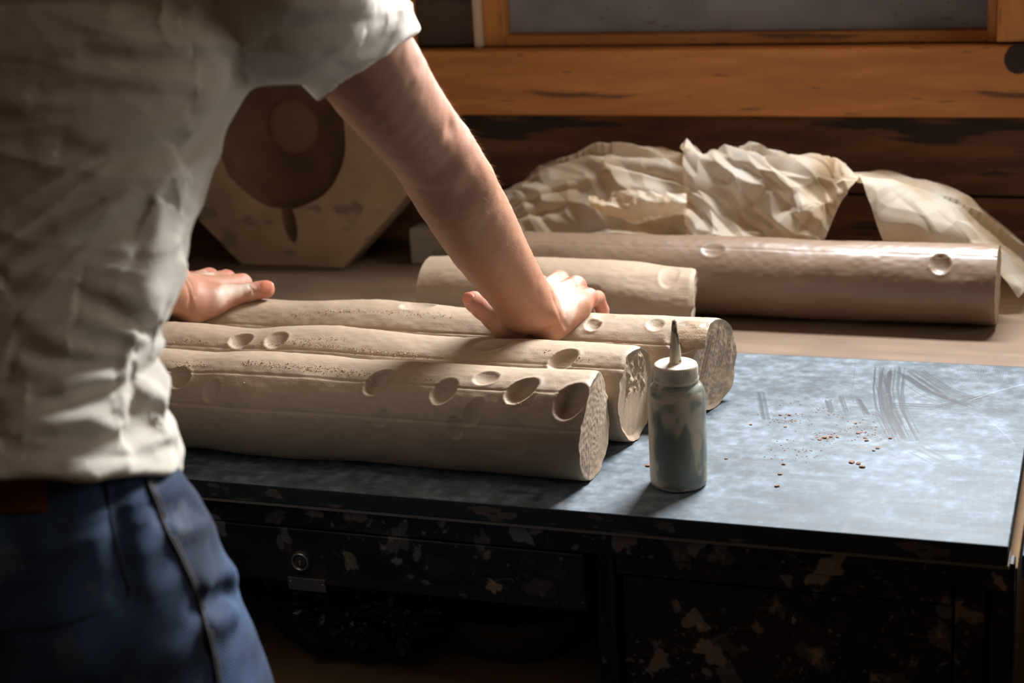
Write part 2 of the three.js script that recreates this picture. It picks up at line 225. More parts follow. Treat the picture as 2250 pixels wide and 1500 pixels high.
{ // back wall: horizontal old planks round the window opening, beam under the window
  const w = new THREE.Group(); w.name = 'wall_back'; struct(w); scene.add(w);
  const zf = RZ0, zb = RZ0 - TH, ox0 = -0.825, ox1 = -0.165, oy0 = 1.155, oy1 = 2.12, UX0 = -0.43, UX1 = 0.09, UY0 = 1.40;
  const plank = (x0, x1, y0, y1, m = mOld) => box('plank', w, x0 === RX0 ? RX0 - TH : x0, x1 === RX1 ? RX1 + TH : x1, y0, y1, zb, zf - rr(0, 0.003), m, { bevel: 0.004 });
  for (const [y0, y1] of [[0, 0.16], [0.162, 0.32], [0.322, 0.48], [0.482, 0.64], [0.642, 0.80], [0.802, 0.948], [0.951, 1.152]]) plank(RX0, RX1, y0, y1);
  plank(RX0, -0.866, 1.154, 1.40, mGreyWood); plank(-0.155, RX1, 1.154, 1.40); 
  for (const [y0, y1] of [[1.402, 1.54], [1.542, 1.70], [1.702, 1.86], [1.862, 2.04]]) { plank(RX0, UX0 - 0.045, y0, y1); plank(UX1 + 0.045, RX1, y0, y1); }
  plank(RX0, RX1, 2.042, 2.20); plank(RX0, RX1, 2.202, 2.36); plank(UX0 - 0.045, UX1 + 0.045, 1.42, 1.505); plank(RX0, RX1, 2.362, RH);
  // solid sheathing behind the planks, left open at the window
  const back = (x0, x1, y0, y1) => box('sheathing', w, x0, x1, y0, y1, zb - 0.04, zb, mRoom); back(RX0 - TH, RX1 + TH, -0.1, 1.53); back(RX0 - TH, RX1 + TH, 2.01, RH + 0.1); back(RX0 - TH, UX0 - 0.02, 1.53, 2.01); back(UX1 + 0.02, RX1 + TH, 1.53, 2.01);
  // long beam that carries the window, proud of the planks
  const beam = struct(box('trim_1', null, RX0 + 0.02, RX1 - 0.02, 1.060, 1.152, zf, zf + 0.026, mOrange, { bevel: 0.004 }));
  beam.userData.label = 'orange brown timber beam below the window';
  // knots and nail holes in the beam are real little recesses' plugs
  const knot = (px, py, r) => { const p = atZ(px, py, zf + 0.026), m = mesh('knot', new THREE.SphereGeometry(r, 18, 10).scale(1, 1.05, 0.12), mKnot, beam); m.position.copy(p).sub(beam.position); m.position.z = 0.0125; return m; };
  knot(2238, 130, 0.0185); for (const [x, y, r] of [[1402, 239, 0.003], [1905, 224, 0.004], [1795, 143, 0.002], [2215, 186, 0.003], [1880, 217, 0.0025], [1985, 182, 0.0025]]) knot(x, y, r);
  const tr = (n, x0, x1, y0, y1, z0, z1, m, o) => { const t = struct(box(n, null, x0, x1, y0, y1, z0, z1, m, o)); return t; };
  tr('trim_2', -0.966, -0.952, 1.154, 1.42, zf, zf + 0.018, mOrange, { grain: 'y' });         // narrow upright left of the grey board
  tr('trim_3', -0.155, -0.060, 1.156, 1.40, zf, zf + 0.020, mOrange, { grain: 'y' });         // upright board right of the panel
  const win = new THREE.Group(); win.name = 'window_1'; struct(win); scene.add(win);
  // lower light: grey board in a wooden frame
  box('edge_strip', win, -0.866, -0.857, 1.152, 1.42, zf - 0.03, zf + 0.004, std({ color: rgb(196, 176, 150), roughness: 0.7 }), { grain: 'y' });
  box('window_frame', win, -0.857, -0.826, 1.152, 1.42, zf - 0.06, zf - 0.012, mOrange, { grain: 'y' });
  box('window_frame', win, -0.168, -0.156, 1.152, 1.42, zf - 0.06, zf - 0.004, mOrange, { grain: 'y' });
  box('window_frame', win, -0.826, -0.168, 1.152, 1.166, zf - 0.06, zf - 0.012, mOrange);
  box('panel', win, -0.826, -0.168, 1.166, 1.38, zf - 0.05, zf - 0.034, mGreyPanel);
  box('window_frame', win, -0.857, -0.156, 1.38, 1.42, zf - 0.07, zf - 0.0, mOrange); box('window_frame', win, UX0 - 0.045, UX1 + 0.045, 1.507, 1.552, zf - 0.07, zf, mOrange);
  // upper light: clear panes, the daylight source
  box('window_frame', win, UX0 - 0.045, UX0, 1.552, 2.04, zf - 0.07, zf - 0.0, mOrange, { grain: 'y' }); box('window_frame', win, UX1, UX1 + 0.045, 1.552, 2.04, zf - 0.07, zf, mOrange, { grain: 'y' });
  box('window_frame', win, UX0, UX1, 1.99, 2.04, zf - 0.07, zf, mOrange);
  box('pane', win, UX0, UX1, 1.552, 1.99, zf - 0.045, zf - 0.041, mGlass);
}

// ------------------------------------------------------------------ desk and tops
const BY = 0.85;                                       // height of the work surface
{
  const top = tag(box('worktop', null, TOPX0, TOPX1, BY - 0.019, BY, TOPZ0, TOPZ1, [mSlate, mSlateEdge], { bevel: 0.0015, uvw: (g) => {
    const p = g.attributes.position, n = g.attributes.normal, uv = new Float32Array(p.count * 2);
    for (let i = 0; i < p.count; i++) { const up = n.getY(i) > 0.7; uv[i * 2] = up ? (p.getX(i) - MARKX0) / (TOPX1 - MARKX0) : p.getX(i) + p.getZ(i); uv[i * 2 + 1] = up ? 1 - (p.getZ(i) - TOPZ0) / (TOPZ1 - TOPZ0) : p.getY(i); }
    g.setAttribute('uv', new THREE.BufferAttribute(uv, 2));
  } }), 'blue black laminate bench top smeared with dried slip', 'worktop');
  // the six sides of the rounded box: px, nx, py, ny, pz, nz
  top.geometry.groups.forEach((q, i) => { q.materialIndex = i === 2 ? 0 : 1; });
  tag(box('back_board', null, TOPX0, 0.45, BY - 0.019, BY - 0.0005, RZ0 + 0.002, TOPZ0 - 0.0015, mPaleBoard), 'pale wooden board along the wall behind the blue bench top', 'board');
  const st = thing('side_table', 'blue grey sheet metal table top adjoining the bench end', 'table', V(0.25, 0, -1.66));
  const mSheet = std({ map: mSlate.map, roughness: 0.38, color: rgb(190, 205, 220) });
  box('table_top', st, -0.064, 0.55, BY - 0.034, BY - 0.012, TOPZ0 + 0.003, -1.432, mSheet);
  for (const [x, z] of [[-0.03, -1.45], [0.5, -1.45], [-0.03, -1.88], [0.5, -1.88]]) box('leg', st, x, x + 0.04, 0, BY - 0.034, z - 0.02, z + 0.02, mPaint, { grain: 'y' });

  const zf = -1.437, X = (px, py) => atZ(px, py, zf).x;
  const d = thing('desk_cabinet', 'dark brown painted desk base with clay splashes under the bench top', 'cabinet', V(-1.0, 0, -1.8));
  const W = { uvw: frontUV }, x0 = TOPX0, x1 = -0.07, yb = BY - 0.0195, xd = X(1287, 1300), xp0 = X(1336, 1300), xp1 = X(1350, 1300), xq0 = X(2097, 1330), xq1 = X(2163, 1360);
  box('edge_strip', d, x0, x1 - 0.004, yb - 0.004, yb, zf - 0.02, -1.4235, std({ color: rgb(134, 122, 104), roughness: 0.5 }), { bevel: 0.001 });
  box('apron', d, x0, x1, 0.799, yb - 0.004, zf - 0.02, zf, mPaint, W);
  const dr = box('drawer', d, -1.06, xd, 0.7355, 0.7975, zf - 0.42, zf - 0.002, mPaint, { ...W, bevel: 0.003 });
  box('post', d, -1.12, -1.065, 0, 0.799, zf - 0.05, zf - 0.004, mPaint, W);
  box('post', d, xd + 0.004, xd + 0.02, 0, 0.799, zf - 0.45, zf - 0.02, mPaint, W);
  box('post', d, xp0, xp1, 0, 0.799, zf - 0.05, zf - 0.003, mPaint, W);
  box('rail', d, xp1 + 0.001, xq0 - 0.003, 0.779, 0.799, zf - 0.03, zf - 0.004, mPaint, W);
  box('panel', d, xp1 + 0.004, xq0 - 0.002, 0.40, 0.775, zf - 0.03, zf - 0.012, mPaint, W);
  box('post', d, xq0, xq1, 0, 0.799, zf - 0.05, zf - 0.004, mPaint, W);
  box('panel', d, xq1 + 0.004, x1, 0.02, 0.797, zf - 0.03, zf - 0.008, mPaint, W);
  box('panel', d, xp1 + 0.004, xq0 - 0.002, 0.02, 0.397, zf - 0.03, zf - 0.012, mPaint, W);
  box('side', d, x0, x0 + 0.02, 0, 0.80, RZ0 + 0.02, zf - 0.05, mInside, W); box('side', d, xd + 0.02, xd + 0.035, 0, 0.80, RZ0 + 0.02, zf - 0.06, mInside, W); box('side', d, x1 - 0.02, x1, 0, 0.80, RZ0 + 0.02, zf - 0.05, mInside, W);
  box('back', d, x0, x1, 0, 0.80, RZ0 + 0.005, RZ0 + 0.02, mInside, W); box('shelf', d, x0 + 0.02, xd + 0.003, 0.575, 0.59, RZ0 + 0.02, zf - 0.03, mInside, W);
  box('panel', d, x0, -1.12, 0, 0.799, zf - 0.03, zf - 0.008, mPaint, W);
  // pull of the right-hand panel, low in the picture
  { const p = atZ(1600, 1490, zf - 0.012); const g = new THREE.TorusGeometry(0.045, 0.006, 10, 24, Math.PI); const m = mesh('handle', g, mSteel, d); m.position.set(p.x, p.y - 0.05, p.z + 0.006).sub(d.position); m.rotation.x = -0.5; m.scale.set(1, 0.35, 1); }
  // lock and label plate of the drawer
  const lp = atZ(663, 1231, zf - 0.002), lock = new THREE.Group(); lock.name = 'lock'; lock.userData = { label: 'round steel drawer lock' }; lock.position.copy(lp).sub(d.position); d.add(lock);
  const lat = (pts, mat, n = 40) => { const g = new THREE.LatheGeometry(pts.map((q) => new THREE.Vector2(q[0], q[1])), n); g.rotateX(Math.PI / 2); const m = new THREE.Mesh(g, mat); m.castShadow = m.receiveShadow = true; return m; };
  const ring = lat([[0, 0.001], [0.0068, 0.001], [0.0075, 0.0052], [0.0092, 0.0058], [0.0102, 0.004], [0.0108, 0], [0.0108, -0.003]], mSteel); ring.name = 'rosette'; lock.add(ring);
  const core = lat([[0, 0.0046], [0.0058, 0.0046], [0.0064, 0.004], [0.0064, 0]], std({ color: rgb(96, 90, 82), metalness: 0.8, roughness: 0.5 })); core.name = 'lock_core'; lock.add(core);
  const key = new THREE.Mesh(mergeGeometries([new THREE.BoxGeometry(0.0013, 0.0042, 0.0008).translate(0, -0.001, 0), new THREE.CylinderGeometry(0.0014, 0.0014, 0.0008, 14).rotateX(Math.PI / 2).translate(0, 0.0012, 0)]), std({ color: rgb(170, 140, 90), roughness: 0.6 })); key.name = 'keyhole'; key.position.z = 0.0047; lock.add(key);
  const a = atZ(630, 1259, zf), b = atZ(716, 1299, zf);
  const pl = box('label_plate', d, a.x, b.x, b.y - 0.002, a.y - 0.004, zf - 0.003, zf - 0.0002, mPlate, { bevel: 0.0008 }); pl.userData = { label: 'worn pale metal label plate' };
  for (const s of [-1, 1]) { const r = new THREE.Mesh(new THREE.SphereGeometry(0.0016, 12, 8).scale(1, 1, 0.5), mSteel); r.name = 'rivet'; r.position.set(s * ((b.x - a.x) / 2 - 0.003), s < 0 ? 0.002 : 0.001, 0.0015); pl.add(r); }
}

// ------------------------------------------------------------------ clay logs
const LOGS = {};
function hitLog(px, py, L) {                            // where the sight line meets the log's nominal round surface
  const d = ray(px, py), oy = CAM.y - (BY + L.R), oz = CAM.z - L.z, A = d.y * d.y + d.z * d.z, B = oy * d.y + oz * d.z, C = oy * oy + oz * oz - L.R * L.R, q = B * B - A * C;
  const t = q < 0 ? -B / A : (-B - Math.sqrt(q)) / A, p = CAM.clone().addScaledVector(d, t);
  return { x: p.x, th: Math.atan2(p.z - L.z, p.y - BY - L.R) };
}
function clayLog(key, label, L) {
  LOGS[key] = L;
  const { x0, x1, z, R } = L, nx = L.nx || 460, th = [], dents = L.dents.map((q) => ({ ...hitLog(q[0], q[1], L), a: q[2], b: q[3], c: Math.cos(q[4] * Math.PI / 180), s: Math.sin(q[4] * Math.PI / 180), d: q[5] }));
  const lo = -1.95, hi = 2.75, dense = L.nt || 190; for (let i = 0; i <= dense; i++) th.push(lo + (hi - lo) * i / dense);
  for (let i = 1; i < 20; i++) th.push(hi + (2 * Math.PI - hi + lo) * i / 20);
  const nt = th.length, sd = L.seed * 31;
  const rad = (x, t) => {
    let r = R + (L.dr ? L.dr(x) : 0) + 0.0011 * noise(x * 9 + sd, t * 1.1, 3) + 0.0007 * noise(x * 28 + sd, t * 3, 6) + 0.00025 * noise(x * 130 + sd, t * 10, 7);
    for (const [ts, am, sl] of L.seams || []) { const q = (t - ts - sl * (x - x1) - 0.012 * noise(x * 12 + sd, ts * 9)) / 0.02; r += am * (Math.exp(-q * q) * -1 + (q > 0 ? 0.35 : -0.0) * Math.exp(-Math.abs(q) / 5)); }
    for (const k of dents) {
      const du = x - k.x, dv = R * (t - k.th); if (Math.abs(du) > 0.045 || Math.abs(dv) > 0.045) continue;
      const a = (du * k.c - dv * k.s) / k.a, b = (du * k.s + dv * k.c) / k.b, q = Math.sqrt(a * a + b * b);
      if (q < 1) r -= k.d * (1 - q * q) ** 0.62 * (1 + 0.35 * b);
      r += Math.abs(k.d) * 0.10 * Math.exp(-(((q - 1.12) / 0.16) ** 2));
    }
    return r;
  };
  const endX = (t) => L.end ? L.end(t) : 0.0012 * noise(Math.cos(t) * 3 + sd, Math.sin(t) * 3) + 0.0006 * noise(Math.cos(t) * 14 + sd, Math.sin(t) * 14);
  const g = thing('clay_log', label, 'clay log', V((x0 + x1) / 2, BY, z), 'extruded clay logs on the bench');
  const pos = [], uv = [], idx = [], ring1 = [], ring0 = [];
  for (let i = 0; i <= nx; i++) {
    const u = i / nx;
    for (let j = 0; j <= nt; j++) {
      const t = j === nt ? th[0] + 2 * Math.PI : th[j]; let x = mix(x0, x1, u); if (u > 0.9) x += endX(t) * ((u - 0.9) / 0.1) ** 2;
      let r = rad(x, j === nt ? th[0] : t); const edge = Math.min(1, (1 - u) * nx / 3); r -= (1 - edge) * 0.0012;
      let y = R + r * Math.cos(t) + (L.sag ? L.sag(x) : 0) * sstep(-0.6, 0.8, Math.cos(t)), zz = r * Math.sin(t); if (y < 0.0006) y = 0.0006;
      pos.push(x - (x0 + x1) / 2, y, zz); uv.push(x, R * t);
      if (i === nx) ring1.push([x - (x0 + x1) / 2, y, zz, t]); if (i === 0) ring0.push([x - (x0 + x1) / 2, y, zz, t]);
    }
  }
  for (let i = 0; i < nx; i++) for (let j = 0; j < nt; j++) { const a = i * (nt + 1) + j, b = a + nt + 1; idx.push(a, a + 1, b, b, a + 1, b + 1); }
  const bg = new THREE.BufferGeometry(); bg.setAttribute('position', new THREE.Float32BufferAttribute(pos, 3)); bg.setAttribute('uv', new THREE.Float32BufferAttribute(uv, 2)); bg.setIndex(idx); bg.computeVertexNormals();
  { const n = bg.attributes.normal; for (let i = 0; i <= nx; i++) { const a = i * (nt + 1), b = a + nt; for (let c = 0; c < 3; c++) { const m = (n.array[a * 3 + c] + n.array[b * 3 + c]) / 2; n.array[a * 3 + c] = n.array[b * 3 + c] = m; } } }
  mesh('log_body', bg, L.mat || mClay, g);
  const cap = (ring, sgn, style) => {
    const P = [], U = [], I = [], NR = L.nt ? 30 : 64, N = ring.length, cy = R; let cx = 0, by = 0, bz = 0, yy = 0, z2 = 0; for (const q of ring) cx += q[0] / N; for (const q of ring) { by += (q[0] - cx) * (q[1] - cy); bz += (q[0] - cx) * q[2]; yy += (q[1] - cy) ** 2; z2 += q[2] ** 2; } by /= yy; bz /= z2;
    for (let k = 0; k <= NR; k++) for (let j = 0; j < N; j++) {
      const f = 1 - k / NR, q = ring[j], y = cy + (q[1] - cy) * f, zz = q[2] * f, in0 = sstep(0, 0.12, 1 - f);
      const pl = cx + by * (q[1] - cy) * f + bz * q[2] * f; P.push(pl + (q[0] - cx - by * (q[1] - cy) - bz * q[2]) * f ** 7 + sgn * in0 * style(zz, y - cy, f), y, zz); U.push(zz, y);
    }
    for (let k = 0; k < NR; k++) for (let j = 0; j < N - 1; j++) { const a = k * N + j, b = a + N; sgn > 0 ? I.push(a, a + 1, b, b, a + 1, b + 1) : I.push(a, b, a + 1, b, b + 1, a + 1); }
    const q = new THREE.BufferGeometry(); q.setAttribute('position', new THREE.Float32BufferAttribute(P, 3)); q.setAttribute('uv', new THREE.Float32BufferAttribute(U, 2)); q.setIndex(I); q.computeVertexNormals();
    return mesh('cut_end', q, mClayCut, g);
  };
  cap(ring1, 1, L.cap || ((y, z2) => 0.0005 * noise(y * 200, z2 * 200))); cap(ring0, -1, (y, z2) => 0.0006 * noise(y * 150, z2 * 150));
  // loose specks of clay sticking to the log: too many to count
  if (L.specks) {
    const list = []; for (const [pa, pb, sp, n] of L.specks) for (let i = 0; i < n; i++) { const t = rnd(), h = hitLog(mix(pa[0], pb[0], t), mix(pa[1], pb[1], t) + (rnd() + rnd() - 1) * sp, L); list.push(h); }
    const im = new THREE.InstancedMesh(new THREE.IcosahedronGeometry(1, 0), mCrumb, list.length), m4 = new THREE.Matrix4(), e = new THREE.Euler();
    list.forEach((h, i) => { const r = rad(h.x, h.th), s = rr(0.0002, 0.0006) * (rnd() < 0.08 ? 1.8 : 1); e.set(rr(0, 6), rr(0, 6), 0); m4.makeRotationFromEuler(e).scale(V(s * rr(0.8, 1.4), s * rr(0.5, 1), s)).setPosition(h.x - (x0 + x1) / 2, R + (r + s * 0.3) * Math.cos(h.th), (r + s * 0.3) * Math.sin(h.th)); im.setMatrixAt(i, m4); });
    im.name = 'clay_specks'; im.userData.kind = 'stuff'; im.castShadow = im.receiveShadow = true; g.add(im);
  }
  return { g, rad, L };
}
const px2x = (px, py, z) => atZ(px, py, z).x;
clayLog('one', 'clay log along the bench front edge, deep oval thumb dents and smooth ringed end', {
  x0: -1.30, x1: -0.468, z: -1.507, R: 0.0525, seed: 1, nx: 560,
  dr: (x) => 0.0015 * bump1(x, -0.80, 0.06) - 0.0022 * bump1(x, -0.885, 0.03) + 0.0008 * noise(x * 14, 2),
  seams: [[0.62, 0.0009, 0.0], [1.32, 0.0006, 0.05], [-0.3, 0.0004, 0]],
  dents: [[390, 826, 0.0125, 0.013, 0, 0.005], [464, 858, 0.009, 0.0125, -20, 0.0028], [832, 838, 0.0115, 0.0175, -38, 0.009], [975, 858, 0.011, 0.016, -30, 0.0055], [958, 812, 0.015, 0.010, 10, 0.0012], [1068, 828, 0.013, 0.010, 20, 0.0035], [1146, 856, 0.0115, 0.0185, -42, 0.009], [1254, 880, 0.014, 0.0205, -28, 0.0125], [1040, 905, 0.009, 0.015, -25, 0.002], [998, 940, 0.008, 0.012, 10, 0.0018], [835, 920, 0.010, 0.008, 30, 0.001], [1130, 960, 0.012, 0.018, 10, 0.001]],
  end: (t) => 0.008 * Math.cos(t - 0.3) * 0.3 + 0.004 * Math.sin(2 * t + 0.5) * 0.5 + 0.0009 * noise(t * 9, 4),
  cap: (z, y) => { const w = z + 0.006 * Math.sin(y * 130) + 0.004 * noise(z * 60, y * 60); const r = Math.hypot(w * 1.3 - 0.012, y + 0.05); return 0.00008 * Math.sin(r * 900 + 4 * noise(z * 70, y * 70)) - 0.0008 + 0.0003 * noise(z * 260, y * 260); },
  specks: [[[380, 798], [460, 800], 10, 60], [[535, 800], [760, 815], 9, 260], [[700, 812], [1010, 842], 10, 120], [[1130, 885], [1170, 890], 6, 30], [[480, 850], [900, 900], 30, 50]],
});
clayLog('two', 'middle clay log of the bench front row, torn crumbly end', {
  x0: -1.30, x1: -0.456, z: -1.6125, R: 0.0495, seed: 2, nx: 560,
  dr: (x) => 0.0040 * bump1(x, -0.80, 0.075) - 0.0020 * bump1(x, -0.90, 0.04),
  seams: [[0.72, 0.0008, 0.0], [1.25, 0.0006, 0]],
  dents: [[528, 745, 0.0135, 0.0115, 8, 0.0055], [608, 748, 0.0130, 0.0120, 15, 0.0045], [1082, 756, 0.019, 0.0105, 26, 0.0055], [1238, 790, 0.0115, 0.0170, -40, 0.0075], [1020, 725, 0.012, 0.01, 20, 0.001], [790, 725, 0.02, 0.008, 0, 0.0008]],
  end: (t) => -0.005 * Math.sin(t) + 0.002 * noise(Math.cos(t) * 3 + 5, Math.sin(t) * 3) + 0.0006 * noise(t * 12, 7) + 0.004 * bump1(t, -0.15, 0.35),
  cap: (z, y) => { const torn = sstep(-0.002, 0.008, y - 0.2 * z + 0.006 * noise(z * 110, y * 110)) * sstep(0.03, 0.018, Math.abs(z + 0.004)); return -0.0025 + torn * 0.0032 * noise(z * 200, y * 120, 3) + torn * 0.0014 * noise(z * 330, y * 260, 5) + 0.0004 * noise(z * 260 + y * 160, y * 60) + 0.001 * noise(z * 40, y * 40); },
  specks: [[[560, 752], [1010, 790], 7, 330], [[650, 750], [760, 752], 5, 80], [[360, 748], [520, 752], 8, 80], [[1180, 770], [1300, 800], 10, 40]],
});
clayLog('three', 'clay log pressed by both hands, raked end with a wet patch', {
  x0: -1.30, x1: -0.397, z: -1.7155, R: 0.0495, seed: 3, nx: 560,
  dr: (x) => 0.0042 * bump1(x, -0.785, 0.07) - 0.0015 * bump1(x, -0.90, 0.05),
  seams: [[0.85, 0.0008, 0.0], [1.3, 0.0005, 0]],
  dents: [[815, 662, 0.010, 0.007, 0, 0.0025], [918, 676, 0.0195, 0.0105, 22, 0.005], [1303, 712, 0.0085, 0.010, 10, 0.0045], [1328, 696, 0.009, 0.012, -60, 0.0015], [1440, 712, 0.009, 0.010, 20, 0.0030], [1505, 735, 0.020, 0.022, -20, 0.0022]],
  end: (t) => -0.0135 * Math.sin(t) + 0.0016 * noise(Math.cos(t) * 3 + 9, Math.sin(t) * 3) + 0.0004 * noise(t * 12, 3),
  cap: (z, y) => { const w = z * 0.9 + y * 0.42 - 0.010 * sstep(0.0, -0.035, y) * (1 - 12 * z); return -0.0004 + 0.0011 * (1 - Math.abs(noise(w * 210, (y - z) * 14, 2)) * 2) * sstep(0.047, 0.034, Math.hypot(y, z)) + 0.0007 * noise(z * 140, y * 140) * sstep(0, 0.03, -y) + 0.0003 * noise(z * 300, y * 300, 4); },
  specks: [[[700, 686], [1000, 696], 6, 220], [[640, 690], [760, 690], 6, 40]],
});
clayLog('short', 'short clay log with a sagging end behind the hands', {
  x0: px2x(926, 630, -1.90), x1: -0.470, z: -1.930, R: 0.0505, seed: 4, nx: 240, nt: 120,
  sag: (x) => -0.0085 * sstep(-0.58, -0.47, x) - 0.004 * sstep(-0.75, -0.82, x), dents: [[1300, 640, 0.012, 0.009, 0, 0.001], [1470, 590, 0.012, 0.02, 0, 0.002]],
  end: (t) => 0.010 * Math.cos(t - 1.2) + 0.002 * noise(t * 5, 3), cap: (z, y) => 0.0003 * Math.sin(Math.hypot(z, y + 0.05) * 700) - 0.001,
});
clayLog('rear', 'long smooth clay log lying against the crumpled sheet', {
  x0: -0.79, x1: -0.1305, z: -2.062, R: 0.0490, seed: 5, mat: mClayDamp, nx: 360, nt: 130,
  dr: (x) => 0.0012 * noise(x * 8, 5), seams: [[0.55, 0.0006, 0]],
  dents: [[2066, 578, 0.0115, 0.0135, 20, 0.0055], [1566, 549, 0.014, 0.010, 0, 0.002]],
  end: (t) => 0.0008 * noise(t * 6, 3),
});
{ // wet slip patch at the shoulder of log three: a thin glossy film lying on the clay
  const L = LOGS.three, g = scene.children.find((o) => o.userData.label && o.userData.label.includes('both hands')), P = [], I = [], U = [], n = 40;
  const c = hitLog(1538, 728, L);
  for (let i = 0; i <= n; i++) for (let j = 0; j <= 48; j++) {
    const f = i / n, a = j / 48 * Math.PI * 2, r = f * (0.017 + 0.005 * noise(Math.cos(a) * 2 + 4, Math.sin(a) * 2) + 0.003 * noise(Math.cos(a) * 6, Math.sin(a) * 6)), x = Math.min(c.x + Math.cos(a) * r * 1.25, L.x1 - 0.0015), t = c.th + Math.sin(a) * r * 1.15 / L.R;
    const q = L.R + 0.0006 + 0.0012 * noise(x * 60, t * 3, 3) * (1 - f) + 0.0012 * noise(x * 120, t * 7, 3) * (1 - f) - 0.0012 * f ** 3 + 0.0011 * noise(x * 9 + 93, t * 1.1, 3) + 0.0007 * noise(x * 28 + 93, t * 3, 6);
    P.push(x - (L.x0 + L.x1) / 2, L.R + q * Math.cos(t), q * Math.sin(t)); U.push(x, t * L.R);
  }
  for (let i = 0; i < n; i++) for (let j = 0; j < 48; j++) { const a = i * 49 + j, b = a + 49; I.push(a, a + 1, b, b, a + 1, b + 1); }
  const q = new THREE.BufferGeometry(); q.setAttribute('position', new THREE.Float32BufferAttribute(P, 3)); q.setAttribute('uv', new THREE.Float32BufferAttribute(U, 2)); q.setIndex(I); q.computeVertexNormals();
  const m = mesh('wet_patch', q, mClayWet, g); m.userData.label = 'shiny wet slip patch';
}

// ------------------------------------------------------------------ squeeze bottle
{
  const p = atY(1492, 1062, BY), b = thing('squeeze_bottle', 'grimy green grey plastic squeeze bottle with white cap and nozzle', 'bottle', p);
  const lathe = (pts, n = 72) => new THREE.LatheGeometry(new THREE.SplineCurve(pts.map((q) => new THREE.Vector2(q[0], q[1]))).getPoints(pts.length * 6), n);
  const mBottle = phys({ map: tex(512, 512, (u, v) => { const a = fbm(u * 6, v * 5, 5, [6, 5], 2), k = fbm(u * 7, v * 6, 4, [7, 6], 8), t = sstep(-0.05, 0.25, a), q = c3([92, 102, 92], [146, 150, 134], clamp(0.5 + k, 0, 1)); return c3(q, [206, 190, 164], clamp(t * 0.9 + sstep(0.15, 0.35, k) * 0.4, 0, 0.95)); }, true), roughness: 0.42, clearcoat: 0.15, clearcoatRoughness: 0.3 });
  mesh('bottle_body', lathe([[0, 0.0012], [0.018, 0.0008], [0.0248, 0.0012], [0.0270, 0.004], [0.0275, 0.010], [0.0275, 0.03], [0.0275, 0.06], [0.0275, 0.084], [0.0270, 0.093], [0.0248, 0.0995], [0.0214, 0.1035], [0.0200, 0.106], [0.0195, 0.109]]), mBottle, b);
  const mCap = std({ map: tex(256, 256, (u, v) => c3([222, 212, 192], [186, 172, 148], sstep(0, 0.5, fbm(u * 8, v * 8, 4, [8, 8]))), true), roughness: 0.5 });
  const cg = new THREE.LatheGeometry([[0, 0.1225], [0.0185, 0.1222], [0.0200, 0.1212], [0.0206, 0.1190], [0.0208, 0.1085], [0.0214, 0.1080], [0.0215, 0.1055], [0.0208, 0.1048], [0.018, 0.1048]].reverse().map((q) => new THREE.Vector2(q[0], q[1])), 240);
  { const q = cg.attributes.position; for (let i = 0; i < q.count; i++) { const y = q.getY(i), x = q.getX(i), z = q.getZ(i), r = Math.hypot(x, z); if (y > 0.108 && y < 0.1195 && r > 0.019) { const k = 1 + 0.014 * Math.cos(Math.atan2(z, x) * 80); q.setX(i, x * k); q.setZ(i, z * k); } } cg.computeVertexNormals(); }
  mesh('cap', cg, mCap, b);
  const mNozzle = std({ map: tex(256, 256, (u, v) => c3([196, 184, 162], [92, 74, 60], sstep(0.02, 0.3, fbm(u * 4, v * 9, 4, [4, 9], 3))), true), roughness: 0.5 });
  mesh('nozzle', lathe([[0.0072, 0.1215], [0.0062, 0.1228], [0.0057, 0.126], [0.0048, 0.138], [0.0036, 0.150], [0.0024, 0.161], [0.0021, 0.1635], [0.0014, 0.1642], [0.0010, 0.162]], 32), mNozzle, b);
}

